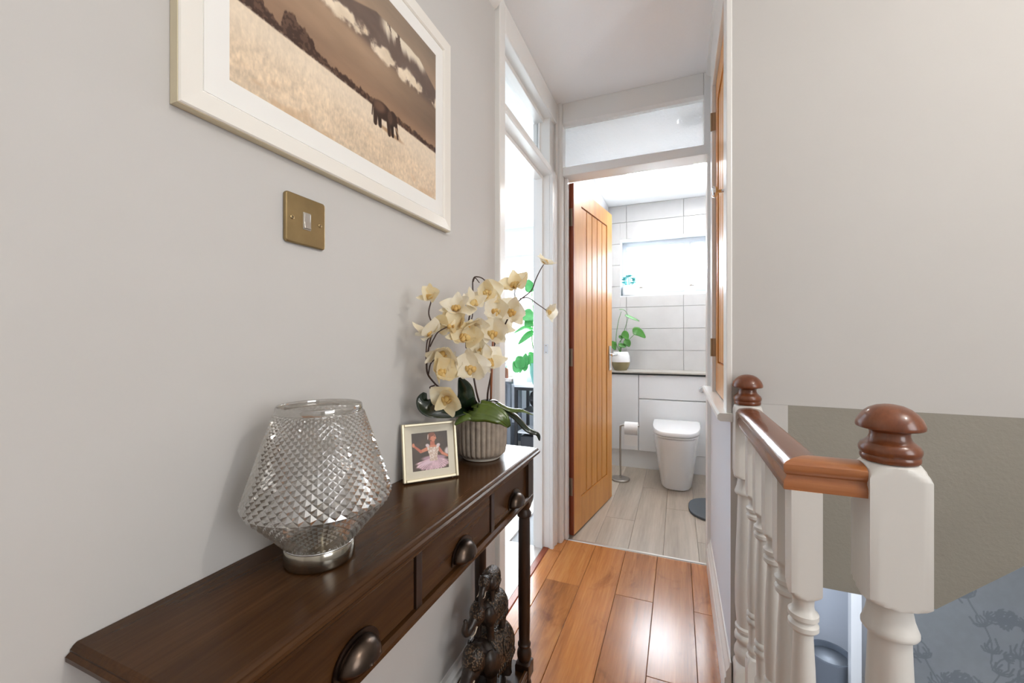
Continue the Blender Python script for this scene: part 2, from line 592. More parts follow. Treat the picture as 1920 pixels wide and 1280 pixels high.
# wall between hall and left room beyond the door, and the far walls
struct('wall_between', B(XL - .09, XL, 2.236, 4.4, 0, ZC), 'wall2')
struct('wall_bathroom_right', B(.52, .56, 2.24, 4.05, 0, ZC), 'wall2')
struct('wall_bathroom_front', MB().box(XR + .02, .56, 2.14, 2.24, 0, ZC), 'wall')
wx0, wx1, wz0, wz1 = -.513, .38, 1.526, 2.075     # bathroom window opening
wb = MB()
wb.box(XL, wx0, 4.05, 4.33, 0, ZC).box(wx1, .56, 4.05, 4.33, 0, ZC).box(wx0, wx1, 4.05, 4.33, 0, wz0).box(wx0, wx1, 4.05, 4.33, wz1, ZC)
wbo = struct('wall_bathroom', wb, 'grout')
# tiles of the window wall, one by one (cut round the window)
cols = [-.634, -.454, .048, .52]
rows = [0, .003, .206, .409, .612, .815, 1.018, 1.221, 1.424, 1.627, 1.830, 2.033, 2.236, 2.398]
G = .0016
for ci in range(3):
    for ri in range(1, 13):
        x0, x1, z0, z1 = cols[ci] + G, cols[ci + 1] - G, rows[ri] + G, rows[ri + 1] - G
        if z1 < .8:
            continue
        mb = MB()
        if x1 <= wx0 or x0 >= wx1 or z1 <= wz0 or z0 >= wz1:
            mb.box(x0, x1, 4.042, 4.05, z0, z1)
        else:
            if x0 < wx0: mb.box(x0, wx0, 4.042, 4.05, z0, z1)
            if x1 > wx1: mb.box(wx1, x1, 4.042, 4.05, z0, z1)
            a, b = max(x0, wx0), min(x1, wx1)
            if z0 < wz0: mb.box(a, b, 4.042, 4.05, z0, wz0)
            if z1 > wz1: mb.box(a, b, 4.042, 4.05, wz1, z1)
        if mb.v:
            obj('tile', mb, 'tile', wbo, bevel=.0012, seg=1)
# tiles on the bathroom's left wall
wbl = struct('wall_bathroom_left', B(XL, XL + .004, 2.30, 4.042, 0, ZC), 'grout')
tme = B(0, .007, -.2484, .2484, -.0999, .0999).mesh('tile')
tme_top = B(0, .007, -.2484, .2484, -.079, .079).mesh('tile')
tme_s = B(0, .007, -.117, .117, -.0999, .0999).mesh('tile')
tme_s_top = B(0, .007, -.117, .117, -.079, .079).mesh('tile')
for ri in range(1, 13):
    for k in range(4):
        yc = [3.79, 3.289, 2.788, 2.418][k]
        top = ri == 12
        me = (tme_s_top if top else tme_s) if k == 3 else (tme_top if top else tme)
        link('tile', me, 'tile', wbl, loc=(XL + .004, yc, (rows[ri] + rows[ri + 1]) / 2))
# left room window wall + side walls
lx0, lx1, lz0, lz1 = -2.65, -.95, .86, 1.98
wr = MB()
wr.box(-3.2, lx0, 4.4, 4.55, 0, ZC).box(lx1, -.634, 4.4, 4.55, 0, ZC).box(lx0, lx1, 4.4, 4.55, 0, lz0).box(lx0, lx1, 4.4, 4.55, lz1, ZC)
struct('wall_room', wr, 'wall2')
struct('wall_room_left', B(-3.3, -3.2, .3, 4.55, 0, ZC), 'wall2')
struct('wall_room_back', B(-3.3, -.724, .3, .4, 0, ZC), 'wall2')
# lower storey seen down the stairwell
struct('floor_lower', B(.1, 2.0, -1.6, 6.0, -2.65, -2.6), 'palefloor')
struct('wall_lower_back', B(.1, 2.0, 5.75, 5.85, -2.6, 0), 'wall2')
struct('wall_lower_left', B(.12, .22, -1.6, 5.75, -2.6, -.31), 'wall2')
struct('ceiling_lower', B(.22, 1.9, 2.43, 5.75, -.06, -.03), 'ceil')

# ---- skirtings and coving
def skirt(y0, y1, x, sgn, z=.145):
    return MB().prism([(x, 0), (x + sgn * .018, 0), (x + sgn * .018, z * .66), (x + sgn * .014, z * .70), (x + sgn * .014, z * .80), (x + sgn * .006, z * .90), (x + sgn * .004, z), (x, z)], 'y', y0, y1)
struct('baseboard_right', skirt(1.37, 2.20, XR, -1, .15), 'trim')
struct('baseboard_left', skirt(-1.6, 1.40, XL, 1, .12), 'trim')
cv = MB().prism([(XL, 2.335), (XL + .012, 2.34), (XL + .03, 2.36), (XL + .05, 2.385), (XL + .052, ZC), (XL, ZC)], 'y', -1.6, 1.395)
struct('trim_4', cv, 'trim', smooth='auto')
struct('trim_5', MB().prism([(XR, 2.372), (XR - .02, 2.385), (XR - .022, ZC), (XR, ZC)], 'y', 1.40, 2.19), 'trim')

# ---- left door frame with clear fanlight
d1 = struct('door_1', MB().box(XL - .09, XL + .020, 1.402, 1.456, 0, ZC), 'trim', bevel=.004)
obj('jamb', MB().box(XL - .09, XL + .004, 2.10, 2.235, 0, ZC), 'trim', d1, bevel=.003)
obj('architrave', MB().prism([(XL + .004, 2.098), (XL + .020, 2.098), (XL + .023, 2.112), (XL + .019, 2.135), (XL + .026, 2.16), (XL + .022, 2.18), (XL + .004, 2.18)], 'z', 0, 2.0), 'trim', d1)
obj('head', MB().box(XL - .09, XL + .020, 1.456, 2.20, 2.288, ZC), 'trim', d1, bevel=.006)
obj('head_stop', MB().box(XL - .085, XL - .03, 1.456, 2.10, 2.268, 2.290), 'trim', d1, bevel=.003)
obj('transom', MB().box(XL - .09, XL + .020, 1.456, 2.16, 1.985, 2.018), 'trim', d1, bevel=.005)
obj('door_stop', MB().box(XL - .075, XL - .035, 1.456, 2.10, 1.965, 1.987).box(XL - .075, XL - .035, 2.088, 2.10, 0, 1.965).box(XL - .075, XL - .035, 1.456, 1.468, 0, 1.965), 'trim', d1)
obj('glass_bead', MB().box(XL - .06, XL - .05, 2.092, 2.10, 2.018, 2.27).box(XL - .06, XL - .05, 1.456, 1.464, 2.018, 2.27), 'trim', d1)
obj('fanlight_pane', MB().box(XL - .068, XL - .064, 1.456, 2.10, 2.018, 2.27), 'clear', d1)
kp = obj('strike_plate', B(XL - .028, XL - .006, 2.0985, 2.1005, 1.035, 1.085), 'upvc', d1, bevel=.001)
for z in (1.042, 1.078):
    obj('screw', MB().lathe([(.003, 0), (.002, .0012)], 10), 'hinge', kp, loc=(XL - .017, 2.098, z), rot=(R(90), 0, 0))

# ---- bathroom door frame with obscured fanlight
d2 = struct('door_2', MB().box(XL, -.584, 2.19, 2.30, 0, ZC), 'trim', bevel=.004)
obj('architrave', MB().prism([(XL, 2.19), (XL + .004, 2.178), (XL + .016, 2.172), (XL + .024, 2.180), (XL + .036, 2.176), (XL + .046, 2.184), (XL + .048, 2.19)], 'z', 0, 2.40), 'trim', d2)
obj('jamb_lining', B(-.584, -.566, 2.224, 2.262, 0, 2.005), 'trim', d2, bevel=.003)
obj('jamb', MB().box(.131, XR + .02, 2.19, 2.30, 0, 2.005).box(.117, XR + .02, 2.19, 2.30, 2.005, ZC), 'trim', d2, bevel=.003)
obj('head', B(-.584, .117, 2.19, 2.30, 2.292, ZC), 'trim', d2, bevel=.003)
obj('head_bead', MB().prism([(2.188, 2.292), (2.205, 2.280), (2.228, 2.280), (2.228, 2.292)], 'x', -.584, .117), 'trim', d2)
obj('transom', B(-.584, .125, 2.19, 2.30, 2.005, 2.052), 'trim', d2, bevel=.004)
obj('transom_bead', MB().prism([(2.205, 2.052), (2.228, 2.060), (2.228, 2.052)], 'x', -.584, .117), 'trim', d2)
obj('fanlight_pane', B(-.584, .117, 2.240, 2.245, 2.052, 2.292), 'obscure', d2)

# the open oak door leaf
def oak_leaf(root, L, z0, z1, stile, top, bot, nb, sgn):
    """ledged oak leaf along local +Y from the hinge, its shown face at local x=0, thickness towards sgn*x"""
    t = .040 * sgn
    def bx(y0, y1, za, zb, inset=0):
        a, b = sorted((inset * sgn, t - inset * sgn))
        return B(a, b, y0, y1, za, zb)
    obj('hinge_lipping', bx(0, .006, z0, z1), 'oakedge', root)
    obj('stile', bx(.006, stile, z0, z1), 'oak', root, bevel=.001)
    obj('stile', bx(L - stile * .9, L, z0, z1), 'oak', root, bevel=.001)
    obj('top_rail', bx(stile, L - stile * .9, z1 - top, z1), 'oak', root)
    obj('bottom_rail', bx(stile, L - stile * .9, z0, z0 + bot), 'oak', root)
    y0, y1 = stile, L - stile * .9
    obj('groove_backing', bx(y0, y1, z0 + bot, z1 - top, .010), 'oakedge', root)
    w = (y1 - y0) / nb
    for i in range(nb):
        obj('board', bx(y0 + i * w + .0034, y0 + (i + 1) * w - .0034, z0 + bot + .005, z1 - top - .005, .004), 'oak', root, bevel=.003)
leaf = thing('oak_door', 'open oak door of vertical boards on the bathroom frame', 'door', (-.543, 2.272, 0), (0, 0, R(-9.4)))
oak_leaf(leaf, .686, .010, 1.991, .115, .10, .18, 5, -1)
for z in (.28, 1.01, 1.80):
    h = obj('hinge', MB().box(-.036, -.006, -.0018, .0003, z - .05, z + .05), 'hinge', leaf, bevel=.0008)
    obj('knuckle', MB().lathe([(.005, -.05), (.005, .05)], 12, (-.043, -.004, z)), 'hinge', h, smooth='auto')
for sx, nm in ((0, 1), (-.04, -1)):
    pt = obj('handle_plate', B(*sorted((sx, sx + nm * .008)), .615, .655, .90, 1.07), 'chrome', leaf, bevel=.003)
    lv = MB().tube(catmull([(sx, .635, 1.01), (sx + nm * .04, .635, 1.01), (sx + nm * .052, .622, 1.01), (sx + nm * .052, .53, 1.008)], 5), .008, 12)
    obj('lever', lv, 'chrome', pt, smooth=True)

# ---- cupboard over the stairs in the hall's right wall
wr2 = MB().box(XR, XR + .06, YS + .002, 2.19, 0, .862)
wr2.box(XR, XR + .06, 1.96, 2.19, .862, ZC).box(XR, XR + .06, YS + .05, 1.96, 2.21, ZC)
struct('wall_right_hall', wr2, 'wall2')
cf = struct('door_3', MB().box(.135, .151, YS - .004, 1.468, .885, ZC - .03), 'trim', bevel=.003)
obj('frame_far', B(.135, .16, 1.955, 2.02, .885, ZC - .03), 'trim', cf, bevel=.003)
obj('frame_head', B(.135, .16, 1.468, 1.955, 2.195, ZC - .03), 'trim', cf, bevel=.003)
obj('sill', MB().prism([(XR + .05, .862), (.118, .862), (.110, .868), (.110, .880), (.116, .886), (XR + .05, .886)], 'y', 1.372, 2.195), 'trim', cf)
cup = thing('cupboard_door', 'narrow oak cupboard door above white sill with round chrome knob', 'door', (.150, 1.952, 0), (0, 0, R(180)))
oak_leaf(cup, .480, .892, 2.19, .085, .10, .12, 4, -1)
for z in (1.075, 2.04):
    h = obj('hinge', MB().lathe([(.004, -.038), (.004, .038)], 12, (.017, -.004, z)), 'hinge', cup, smooth='auto')
    obj('hinge_leaf', B(.0, .014, -.006, .0, z - .038, z + .038), 'hinge', h)
obj('knob', MB().lathe([(.009, 0), (.009, .004), (.006, .008), (.006, .026), (.017, .030), (.020, .036), (.016, .043), (.006, .046)], 24), 'chrome', cup, smooth=True, loc=(0, .425, 1.60), rot=(0, R(90), 0))

# ---- bathroom window
w1 = struct('window_1', MB().box(wx0, wx1, 4.05, 4.20, wz0 - .002, wz0 + .012), 'upvc')
fy0, fy1 = 4.19, 4.25
fm = MB().box(wx0, wx1, fy0, fy1, wz0 + .012, wz0 + .05).box(wx0, wx1, fy0, fy1, wz1 - .045, wz1).box(wx0, wx0 + .04, fy0, fy1, wz0 + .05, wz1 - .045).box(wx1 - .04, wx1, fy0, fy1, wz0 + .05, wz1 - .045)
obj('frame', fm, 'upvc', w1)
obj('mullion', B(.055, .105, fy0, fy1, wz0 + .05, wz1 - .045), 'upvc', w1)
obj('reveal', MB().box(wx0, wx0 + .006, 4.043, fy0, wz0, wz1).box(wx1 - .006, wx1, 4.043, fy0, wz0, wz1).box(wx0, wx1, 4.043, fy0, wz1 - .006, wz1), 'upvc', w1)
for a, b, hx in ((wx0 + .04, .055, .025), (.105, wx1 - .04, .135)):
    cs = MB().box(a, b, fy0 - .012, fy1 - .02, wz0 + .05, wz0 + .095).box(a, b, fy0 - .012, fy1 - .02, wz1 - .085, wz1 - .045)
    cs.box(a, a + .05, fy0 - .012, fy1 - .02, wz0 + .095, wz1 - .085).box(b - .05, b, fy0 - .012, fy1 - .02, wz0 + .095, wz1 - .085)
    co = obj('casement', cs, 'upvc', w1, bevel=.004)
    obj('pane', B(a + .05, b - .05, 4.212, 4.218, wz0 + .095, wz1 - .085), 'frost', co)
    hd = obj('handle', MB().box(hx - .012, hx + .012, fy0 - .024, fy0 - .012, 1.74, 1.80).box(hx - .008, hx + .008, fy0 - .042, fy0 - .024, 1.69, 1.785), 'upvc', w1, bevel=.003)

# ---- left room window
w2 = struct('window_2', MB().box(lx0, lx1, 4.33, 4.47, lz0 - .03, lz0), 'upvc', bevel=.004)
fm = MB().box(lx0, lx1, 4.44, 4.50, lz0, lz0 + .06).box(lx0, lx1, 4.44, 4.50, lz1 - .06, lz1)
for x in (lx0, -2.1, -1.35, lx1 - .06):
    fm.box(x, x + .06, 4.44, 4.50, lz0 + .06, lz1 - .06)
obj('frame', fm, 'upvc', w2, bevel=.004)
for a, b in ((lx0 + .06, -2.1), (-2.04, -1.35), (-1.29, lx1 - .06)):
    obj('pane', B(a, b, 4.468, 4.474, lz0 + .06, lz1 - .06), 'clear', w2)
blind = thing('roller_blind', 'white roller blind rolled up above the bright bedroom window', 'blind', (0, 0, 0))
obj('roll', MB().lathe([(.028, 0), (.028, 1.76)], 20), 'upvc', blind, loc=(lx0 - .03, 4.35, 2.10), rot=(0, R(90), 0), smooth='auto')
obj('fabric', B(lx0, lx1, 4.374, 4.377, 1.95, 2.10), 'mount', blind)
obj('bottom_bar', B(lx0, lx1, 4.370, 4.381, 1.935, 1.95), 'upvc', blind)

# ---- added window frame for the landing fill light, out of view
w3 = struct('fill_window', MB().box(1.86, 1.90, -1.0, .30, .76, .82).box(1.86, 1.90, -1.0, .30, 2.08, 2.14).box(1.86, 1.90, -1.0, -.94, .82, 2.08).box(1.86, 1.90, .24, .30, .82, 2.08), 'upvc')
obj('pane', B(1.885, 1.89, -.94, .24, .82, 2.08), 'frost', w3)

# ================================================================== BALUSTRADE
Z0 = 0.0
def newel_prof(hb):
    q = hb * 1.4143
    P = [(q, 0), (q, .15)]
    P += [(q * .97, .156), (q * .88, .166), (hb * .98, .176), (hb * .90, .180)]                       # base shoulder
    P += [(hb * .92, .190), (hb * 1.0, .200), (hb * .98, .212), (hb * .84, .224), (hb * .78, .232)]
    P += [(hb * .80, .238), (hb * .95, .244), (hb * .97, .252), (hb * .93, .258), (hb * .80, .263), (hb * .80, .268), (hb * .92, .272), (hb * .92, .280), (hb * .80, .285)]
    P += [(hb * .92, .34), (hb * .93, .40), (hb * .88, .48), (hb * .78, .58), (hb * .72, .640), (hb * .71, .656)]
    P += [(hb * .74, .659), (hb * .90, .661), (hb * .95, .664), (hb * .95, .668), (hb * .90, .673), (hb * .80, .684), (hb * .74, .697), (hb * .73, .706)]
    P += [(hb * .90, .7085), (hb * 1.0, .7095), (hb * 1.12, .7115), (hb * 1.28, .7150), (q, .7200), (q, .8985), (hb * 1.28, .9045), (hb * 1.12, .9105), (hb * 1.0, .9155), (hb * .9, .918), (hb * .3, .920)]
    return P
def newel(name, label, x, y, hb, cap_m):
    t = thing(name, label, 'newel post', (x, y, 0))
    obj('post', MB().lathe(newel_prof(hb), 64, half=hb), 'spindle', t, smooth='auto')
    c = [(hb * .93, .919), (hb * .98, .922), (hb * .99, .926), (hb * .96, .929), (hb * 1.0, .931), (hb * 1.03, .935), (hb * 1.03, .939), (hb * .98, .942), (hb * .96, .944), (hb * .86, .947), (hb * .72, .952), (hb * .66, .958), (hb * .67, .963), (hb * .78, .9665),
         (hb * 1.06, .9680), (hb * 1.12, .9695), (hb * 1.135, .9720), (hb * 1.12, .9765), (hb * 1.04, .984), (hb * .90, .9915), (hb * .70, .998), (hb * .45, 1.0025), (hb * .2, 1.0045), (hb * .02, 1.005)]
    obj('cap', MB().lathe(c, 48), cap_m, t, smooth='auto')
    return t
newel('newel_post', 'large cream newel post with mahogany mushroom cap at the stair corner', .299, .796, .036, 'mahogred')
newel('newel_post', 'cream newel post with reddish mushroom cap against the wall corner', .186, 1.352, .0345, 'mahogred')
# baluster
def balu_prof():
    h = .0205
    q = h * 1.4143
    P = [(q, .075), (q, .262), (q * .95, .27), (h * 1.05, .284), (h * .8, .288), (h * .78, .296), (h * .92, .300), (h * .95, .306), (h * .8, .312), (h * .74, .32)]
    P += [(h * .78, .36), (h * .80, .368), (h * .98, .373), (h * 1.0, .380), (h * .82, .386), (h * .98, .391), (h * .98, .397), (h * .8, .402)]
    P += [(h * .92, .45), (h * .90, .50), (h * .78, .58), (h * .66, .632), (h * .66, .638), (h * .80, .640), (h * 1.02, .645), (h * 1.02, .652), (h * .80, .656), (h * .80, .658), (h * 1.02, .662), (h * 1.02, .669), (h * .78, .673), (h * .70, .680), (h * .72, .690)]
    P += [(h * .80, .694), (h * .95, .6965), (h * 1.0, .6975), (h * 1.12, .6995), (h * 1.28, .7025), (q, .7065), (q, .866)]
    return P
bme = MB().lathe(balu_prof(), 40, half=.0205).mesh('baluster')
for i, y in enumerate((1.222, 1.108, .994, .884, .784)):
    lab = ['slim cream baluster standing next to the wall-side newel post', 'slim cream baluster, second from the wall-side newel post', 'slim cream baluster, third from the wall-side newel post', 'slim cream baluster, next to the one under the handrail corner', 'slim cream baluster under the mitred corner of the handrail'][i]
    o = link('baluster', bme, 'spindle', loc=(.186, y, 0), smooth='auto')
    tag(o, lab, 'baluster', 'stair balusters')
tag(obj('base_rail', MB().box(.158, .214, .80, 1.318, .035, .075).box(.158, .263, .768, .80, .035, .075), 'spindle', bevel=.006), 'cream base rail under the balusters', 'rail')
tag(obj('landing_kerb', MB().box(.150, .222, .76, 1.318, 0, .035), 'spindle', bevel=.003), 'cream kerb board beneath the base rail', 'kerb')
hr = thing('handrail', 'varnished mahogany handrail turning the corner into the newel', 'handrail', (0, 0, 0))
prof = [(-.030, .866), (.030, .866), (.0305, .871), (.030, .880), (.026, .885), (.0255, .889), (.0295, .893), (.031, .900), (.030, .906), (.025, .9105), (.012, .9135), (0, .9145),
        (-.012, .9135), (-.025, .9105), (-.030, .906), (-.031, .900), (-.0295, .893), (-.0255, .889), (-.026, .885), (-.030, .880), (-.0305, .871)]
def mitre_run(along):
    mb = MB()
    n = len(prof)
    a, b = [], []
    for p, z in prof:
        if along == 'y':      # long run, mitred at the near end
            a.append((.186 + p, 1.318, z))
            b.append((.186 + p, .796 + p, z))
        else:                 # short return into the newel
            a.append((.186 + p, .796 + p, z))
            b.append((.263, .796 + p, z))
    mb.add(a + b, [tuple(range(n)), tuple(range(2 * n - 1, n - 1, -1))] + [(i, i + n, (i + 1) % n + n, (i + 1) % n) for i in range(n)])
    return mb
obj('long_run', mitre_run('y'), 'mahog', hr, smooth='auto')
obj('short_return', mitre_run('x'), 'mahogx', hr, smooth='auto')

# steps going down from the landing to the right
for i in range(4):
    st = obj('stair_step', B(.353 + i * .23, .353 + (i + 1) * .23 + .02, -.20, .80, -.19 * (i + 1) - .04, -.19 * (i + 1)), 'trim', bevel=.01)
    st['kind'] = 'structure'
    obj('riser', B(.353 + i * .23, .353 + i * .23 + .015, -.20, .80, -.19 * (i + 1), -.19 * i - (.0 if i == 0 else .04)), 'trim', st)

# wallpapered wall down the stairs
def paper(s, t):
    W_, H_ = .85, 1.15
    x, z = s * W_, t * H_
    base = np.zeros(s.shape + (3,)) + np.array((186, 196, 206.))
    base = base * (1 + .05 * (fbm(x * 40, z * 40, 3) - .5))[..., None]
    ink = np.zeros_like(s)
    rs = random.Random(3)
    def stroke(px, pz, r):
        nonlocal ink
        for (ax, az), (bx_, bz) in zip(zip(px, pz), zip(px[1:], pz[1:])):
            lo_x, hi_x = min(ax, bx_) - r, max(ax, bx_) + r
            i0, i1 = int(max(0, lo_x / W_ * (s.shape[1] - 1))), int(min(s.shape[1], hi_x / W_ * (s.shape[1] - 1) + 2))
            j0, j1 = int(max(0, (min(az, bz) - r) / H_ * (s.shape[0] - 1))), int(min(s.shape[0], (max(az, bz) + r) / H_ * (s.shape[0] - 1) + 2))
            if i1 <= i0 or j1 <= j0:
                continue
            X, Z = x[j0:j1, i0:i1], z[j0:j1, i0:i1]
            dx, dz = bx_ - ax, bz - az
            k = np.clip(((X - ax) * dx + (Z - az) * dz) / (dx * dx + dz * dz + 1e-9), 0, 1)
            d = np.hypot(X - ax - k * dx, Z - az - k * dz)
            ink[j0:j1, i0:i1] = np.maximum(ink[j0:j1, i0:i1], 1 - smooth(r * .6, r, d))
    def petal_fan(cx, cz, n, L, a0, spread):
        for k in range(n):
            a = a0 + (k / (n - 1) - .5) * spread
            for w in (0, .35):
                stroke([cx + math.cos(a) * L * w, cx + math.cos(a + .2) * L * .6, cx + math.cos(a) * L], [cz + math.sin(a) * L * w, cz + math.sin(a + .2) * L * .6, cz + math.sin(a) * L], .0046)
    def leafy(px, pz, every, L):
        for k in range(2, len(px) - 1, every):
            a = math.atan2(pz[k + 1] - pz[k], px[k + 1] - px[k])
            for sd in (-1, 1):
                for w in (.5, .9, 1.3):
                    e = a + sd * w
                    l = L * (1.25 - .35 * w) * (.8 + .4 * rs.random())
                    stroke([px[k], px[k] + math.cos(e) * l * .6, px[k] + math.cos(e - sd * .35) * l], [pz[k], pz[k] + math.sin(e) * l * .6, pz[k] + math.sin(e - sd * .35) * l], .0042)
    def bloom(cx, cz, r):
        for k in range(5):
            a = k * 1.256 + rs.random() * .4
            P = [(cx + r * .5 * math.cos(a) + r * .5 * math.cos(a + q), cz + r * .5 * math.sin(a) + r * .5 * math.sin(a + q)) for q in (2.6, 1.6, .6, -.4, -1.4, -2.4)]
            stroke([p[0] for p in P], [p[1] for p in P], .0026)
        for k in range(5):
            a = k * 1.26
            stroke([cx, cx + r * .3 * math.cos(a)], [cz, cz + r * .3 * math.sin(a)], .003)
    for gx in range(-1, 5):
        for gz in range(-1, 6):
            ox, oz = gx * .27 + (gz % 2) * .135, gz * .29
            flip = 1 if (gx + gz) % 2 else -1
            P = []
            for k in range(34):            # a stem rising and curling over into a scroll
                if k < 14:
                    P.append((ox + flip * (.09 - .0045 * k + .02 * math.sin(k * .35)), oz - .20 + .021 * k))
                else:
                    a = (k - 14) * .27
                    rr = .075 * (1 - (k - 14) / 26)
                    bx_, bz = ox + flip * (.0275 - .070), oz + .075
                    P.append((bx_ + flip * rr * math.cos(a), bz + rr * math.sin(a)))
            px, pz = [p[0] for p in P], [p[1] for p in P]
            stroke(px, pz, .0036)
            leafy(px[:16], pz[:16], 5, .05)
            leafy(px[15:30], pz[15:30], 5, .032)
            petal_fan(px[-1], pz[-1], 6, .045, rs.random() * 6, 3.6)
            Q = [(px[7] + flip * .006 * k, pz[7] + .02 * k - .0016 * k * k) for k in range(12)]
            qx, qz = [p[0] for p in Q], [p[1] for p in Q]
            stroke(qx, qz, .003)
            leafy(qx, qz, 4, .034)
            petal_fan(qx[-1], qz[-1], 5, .05, math.pi * (.5 - .2 * flip), 2.0)
    return mixc(base, (140, 150, 164), ink * .62)
pw = struct('wall_stair_paper', B(.83, 1.9, 2.30, 2.40, -2.6, .95), 'wall2')
print_sheet('wallpaper', .85, 1.15, 320, 430, paper, 'wallpaper', pw, lambda p, q: (.83 + p, 2.297, -.60 + q))
tag(obj('door_post', B(1.565, 1.65, 4.95, 5.03, -2.6, -.03), 'trim', bevel=.004), 'white vertical post at the foot of the stairs', 'post')
bn = thing('waste_bin', 'round slate grey bin on the floor downstairs', 'bin', (1.47, 5.22, -2.6))
obj('body', MB().lathe([(.14, 0), (.15, .01), (.185, .43), (.192, .44), (.192, .455), (.180, .455), (.172, .43), (.14, .03), (.02, .025)], 40), 'binw', bn, smooth='auto')
obj('liner', MB().lathe([(.172, .40), (.10, .33), (.03, .36), (.004, .37)], 24), 'upvc', bn, smooth=True)

# ================================================================== CONSOLE TABLE
TX0, TX1, TY0, TY1, TZ = XL + .002, -.411, .238, 1.261, .76
ct = thing('console_table', 'dark stained narrow console table with three drawers', 'table', (0, 0, 0))
def top_loop(off, z):
    return [(TX0, TY0 + off, z), (TX1 - off, TY0 + off, z), (TX1 - off, TY1 - off, z), (TX0, TY1 - off, z)]
mb = MB()
lv = [(.010, .737), (.004, .739), (.0, .744), (.0, .749), (.004, .752), (.004, .7545), (.007, .758), (.010, TZ)]
vs = []
for o_, z in lv:
    vs += top_loop(o_, z)
fs = [(3, 2, 1, 0), tuple(range(len(vs) - 4, len(vs)))]
for j in range(len(lv) - 1):
    for i in range(4):
        k = (i + 1) % 4
        fs.append((j * 4 + i, j * 4 + k, j * 4 + 4 + k, j * 4 + 4 + i))
mb.add(vs, fs)
obj('table_top', mb, 'walnut', ct)
AX = -.434
obj('cornice_rail', B(AX - .02, AX + .008, TY0 + .035, TY1 - .030, .722, .737), 'walnut', ct, bevel=.003)
obj('bottom_rail', MB().prism([(AX - .02, .604), (AX + .006, .604), (AX + .010, .609), (AX + .010, .617), (AX + .004, .622), (AX - .02, .622)], 'y', TY0 + .035, TY1 - .030), 'walnut', ct)
obj('back_panel', B(TX0 + .01, TX0 + .025, TY0 + .06, TY1 - .06, .604, .737), 'walnut', ct)
for y in (TY0 + .035, TY1 - .052):
    obj('end_panel', B(TX0 + .03, AX - .02, y, y + .016, .604, .737), 'walnut', ct)
for y in (.6155, .9335):
    obj('divider', B(AX - .02, AX + .002, y, y + .018, .622, .722), 'walnutz', ct)
def cup_pull(parent, y):
    # half-dome cup opening downwards, on a thin back plate
    t = obj('handle', MB().prism([(y + .046 * math.cos(a), .640 + .037 * math.sin(a)) for a in [PI * k / 20 for k in range(21)]] + [(y - .046, .634), (y + .046, .634)], 'x', 0.0, .0025), 'pull', parent, loc=(AX + .001, 0, 0))
    vs, fs = [], []
    nu, nv = 18, 9
    for j in range(nv + 1):
        el = PI / 2 * j / nv              # 0 = plate edge, 90 = front
        for i in range(nu + 1):
            az = PI * i / nu              # 0..180 over the top
            rr = math.cos(el) ** .8
            vs.append((.0025 + .026 * math.sin(el), y + .039 * rr * math.cos(az), .637 + .033 * rr * math.sin(az)))
    for j in range(nv):
        for i in range(nu):
            a = j * (nu + 1) + i
            fs.append((a, a + 1, a + nu + 2, a + nu + 1))
    d = obj('cup', MB().add(vs, fs), 'pull', t, smooth=True)
    so = d.modifiers.new('solid', 'SOLIDIFY')
    so.thickness = .0022
for a, b in ((.318, .6135), (.6355, .9315), (.9535, 1.196)):
    dr = obj('drawer', MB().box(AX - .015, AX - .001, a, b, .624, .720), 'walnut', ct, bevel=.002)
    cup_pull(dr, {.318: .470, .6355: .785, .9535: 1.092}[a])
def leg_prof():
    h = .0225
    q = h * 1.4143
    return [(h * .7, 0), (h * .95, .01), (h, .03), (h * .8, .045), (q, .052), (q, .092), (q * .9, .096), (h * .8, .100), (h * .92, .106), (h * 1.02, .116), (h * .98, .128), (h * .78, .138), (h * .72, .142), (h * .90, .146), (h * .92, .152), (h * .74, .158),
            (h * .82, .20), (h * .86, .36), (h * .80, .535), (h * .74, .548), (h * .98, .553), (h * 1.0, .562), (h * .78, .570), (h * .72, .575), (h * .86, .580), (h * .98, .588), (q * .9, .596), (q, .604), (q, .737)]
lme = MB().lathe(leg_prof(), 40, half=.0225).mesh('leg')
for x in (AX - .0145, TX0 + .030):
    for y in (TY0 + .050, TY1 - .046):
        link('leg', lme, 'walnutz', ct, loc=(x, y, 0), smooth='auto')
obj('lower_shelf', MB().box(TX0 + .012, AX + .006, TY0 + .03, TY1 - .026, .056, .074), 'walnut', ct, bevel=.004)
obj('shelf_rim', MB().box(AX - .006, AX + .006, TY0 + .074, TY1 - .070, .074, .088), 'walnut', ct, bevel=.003)

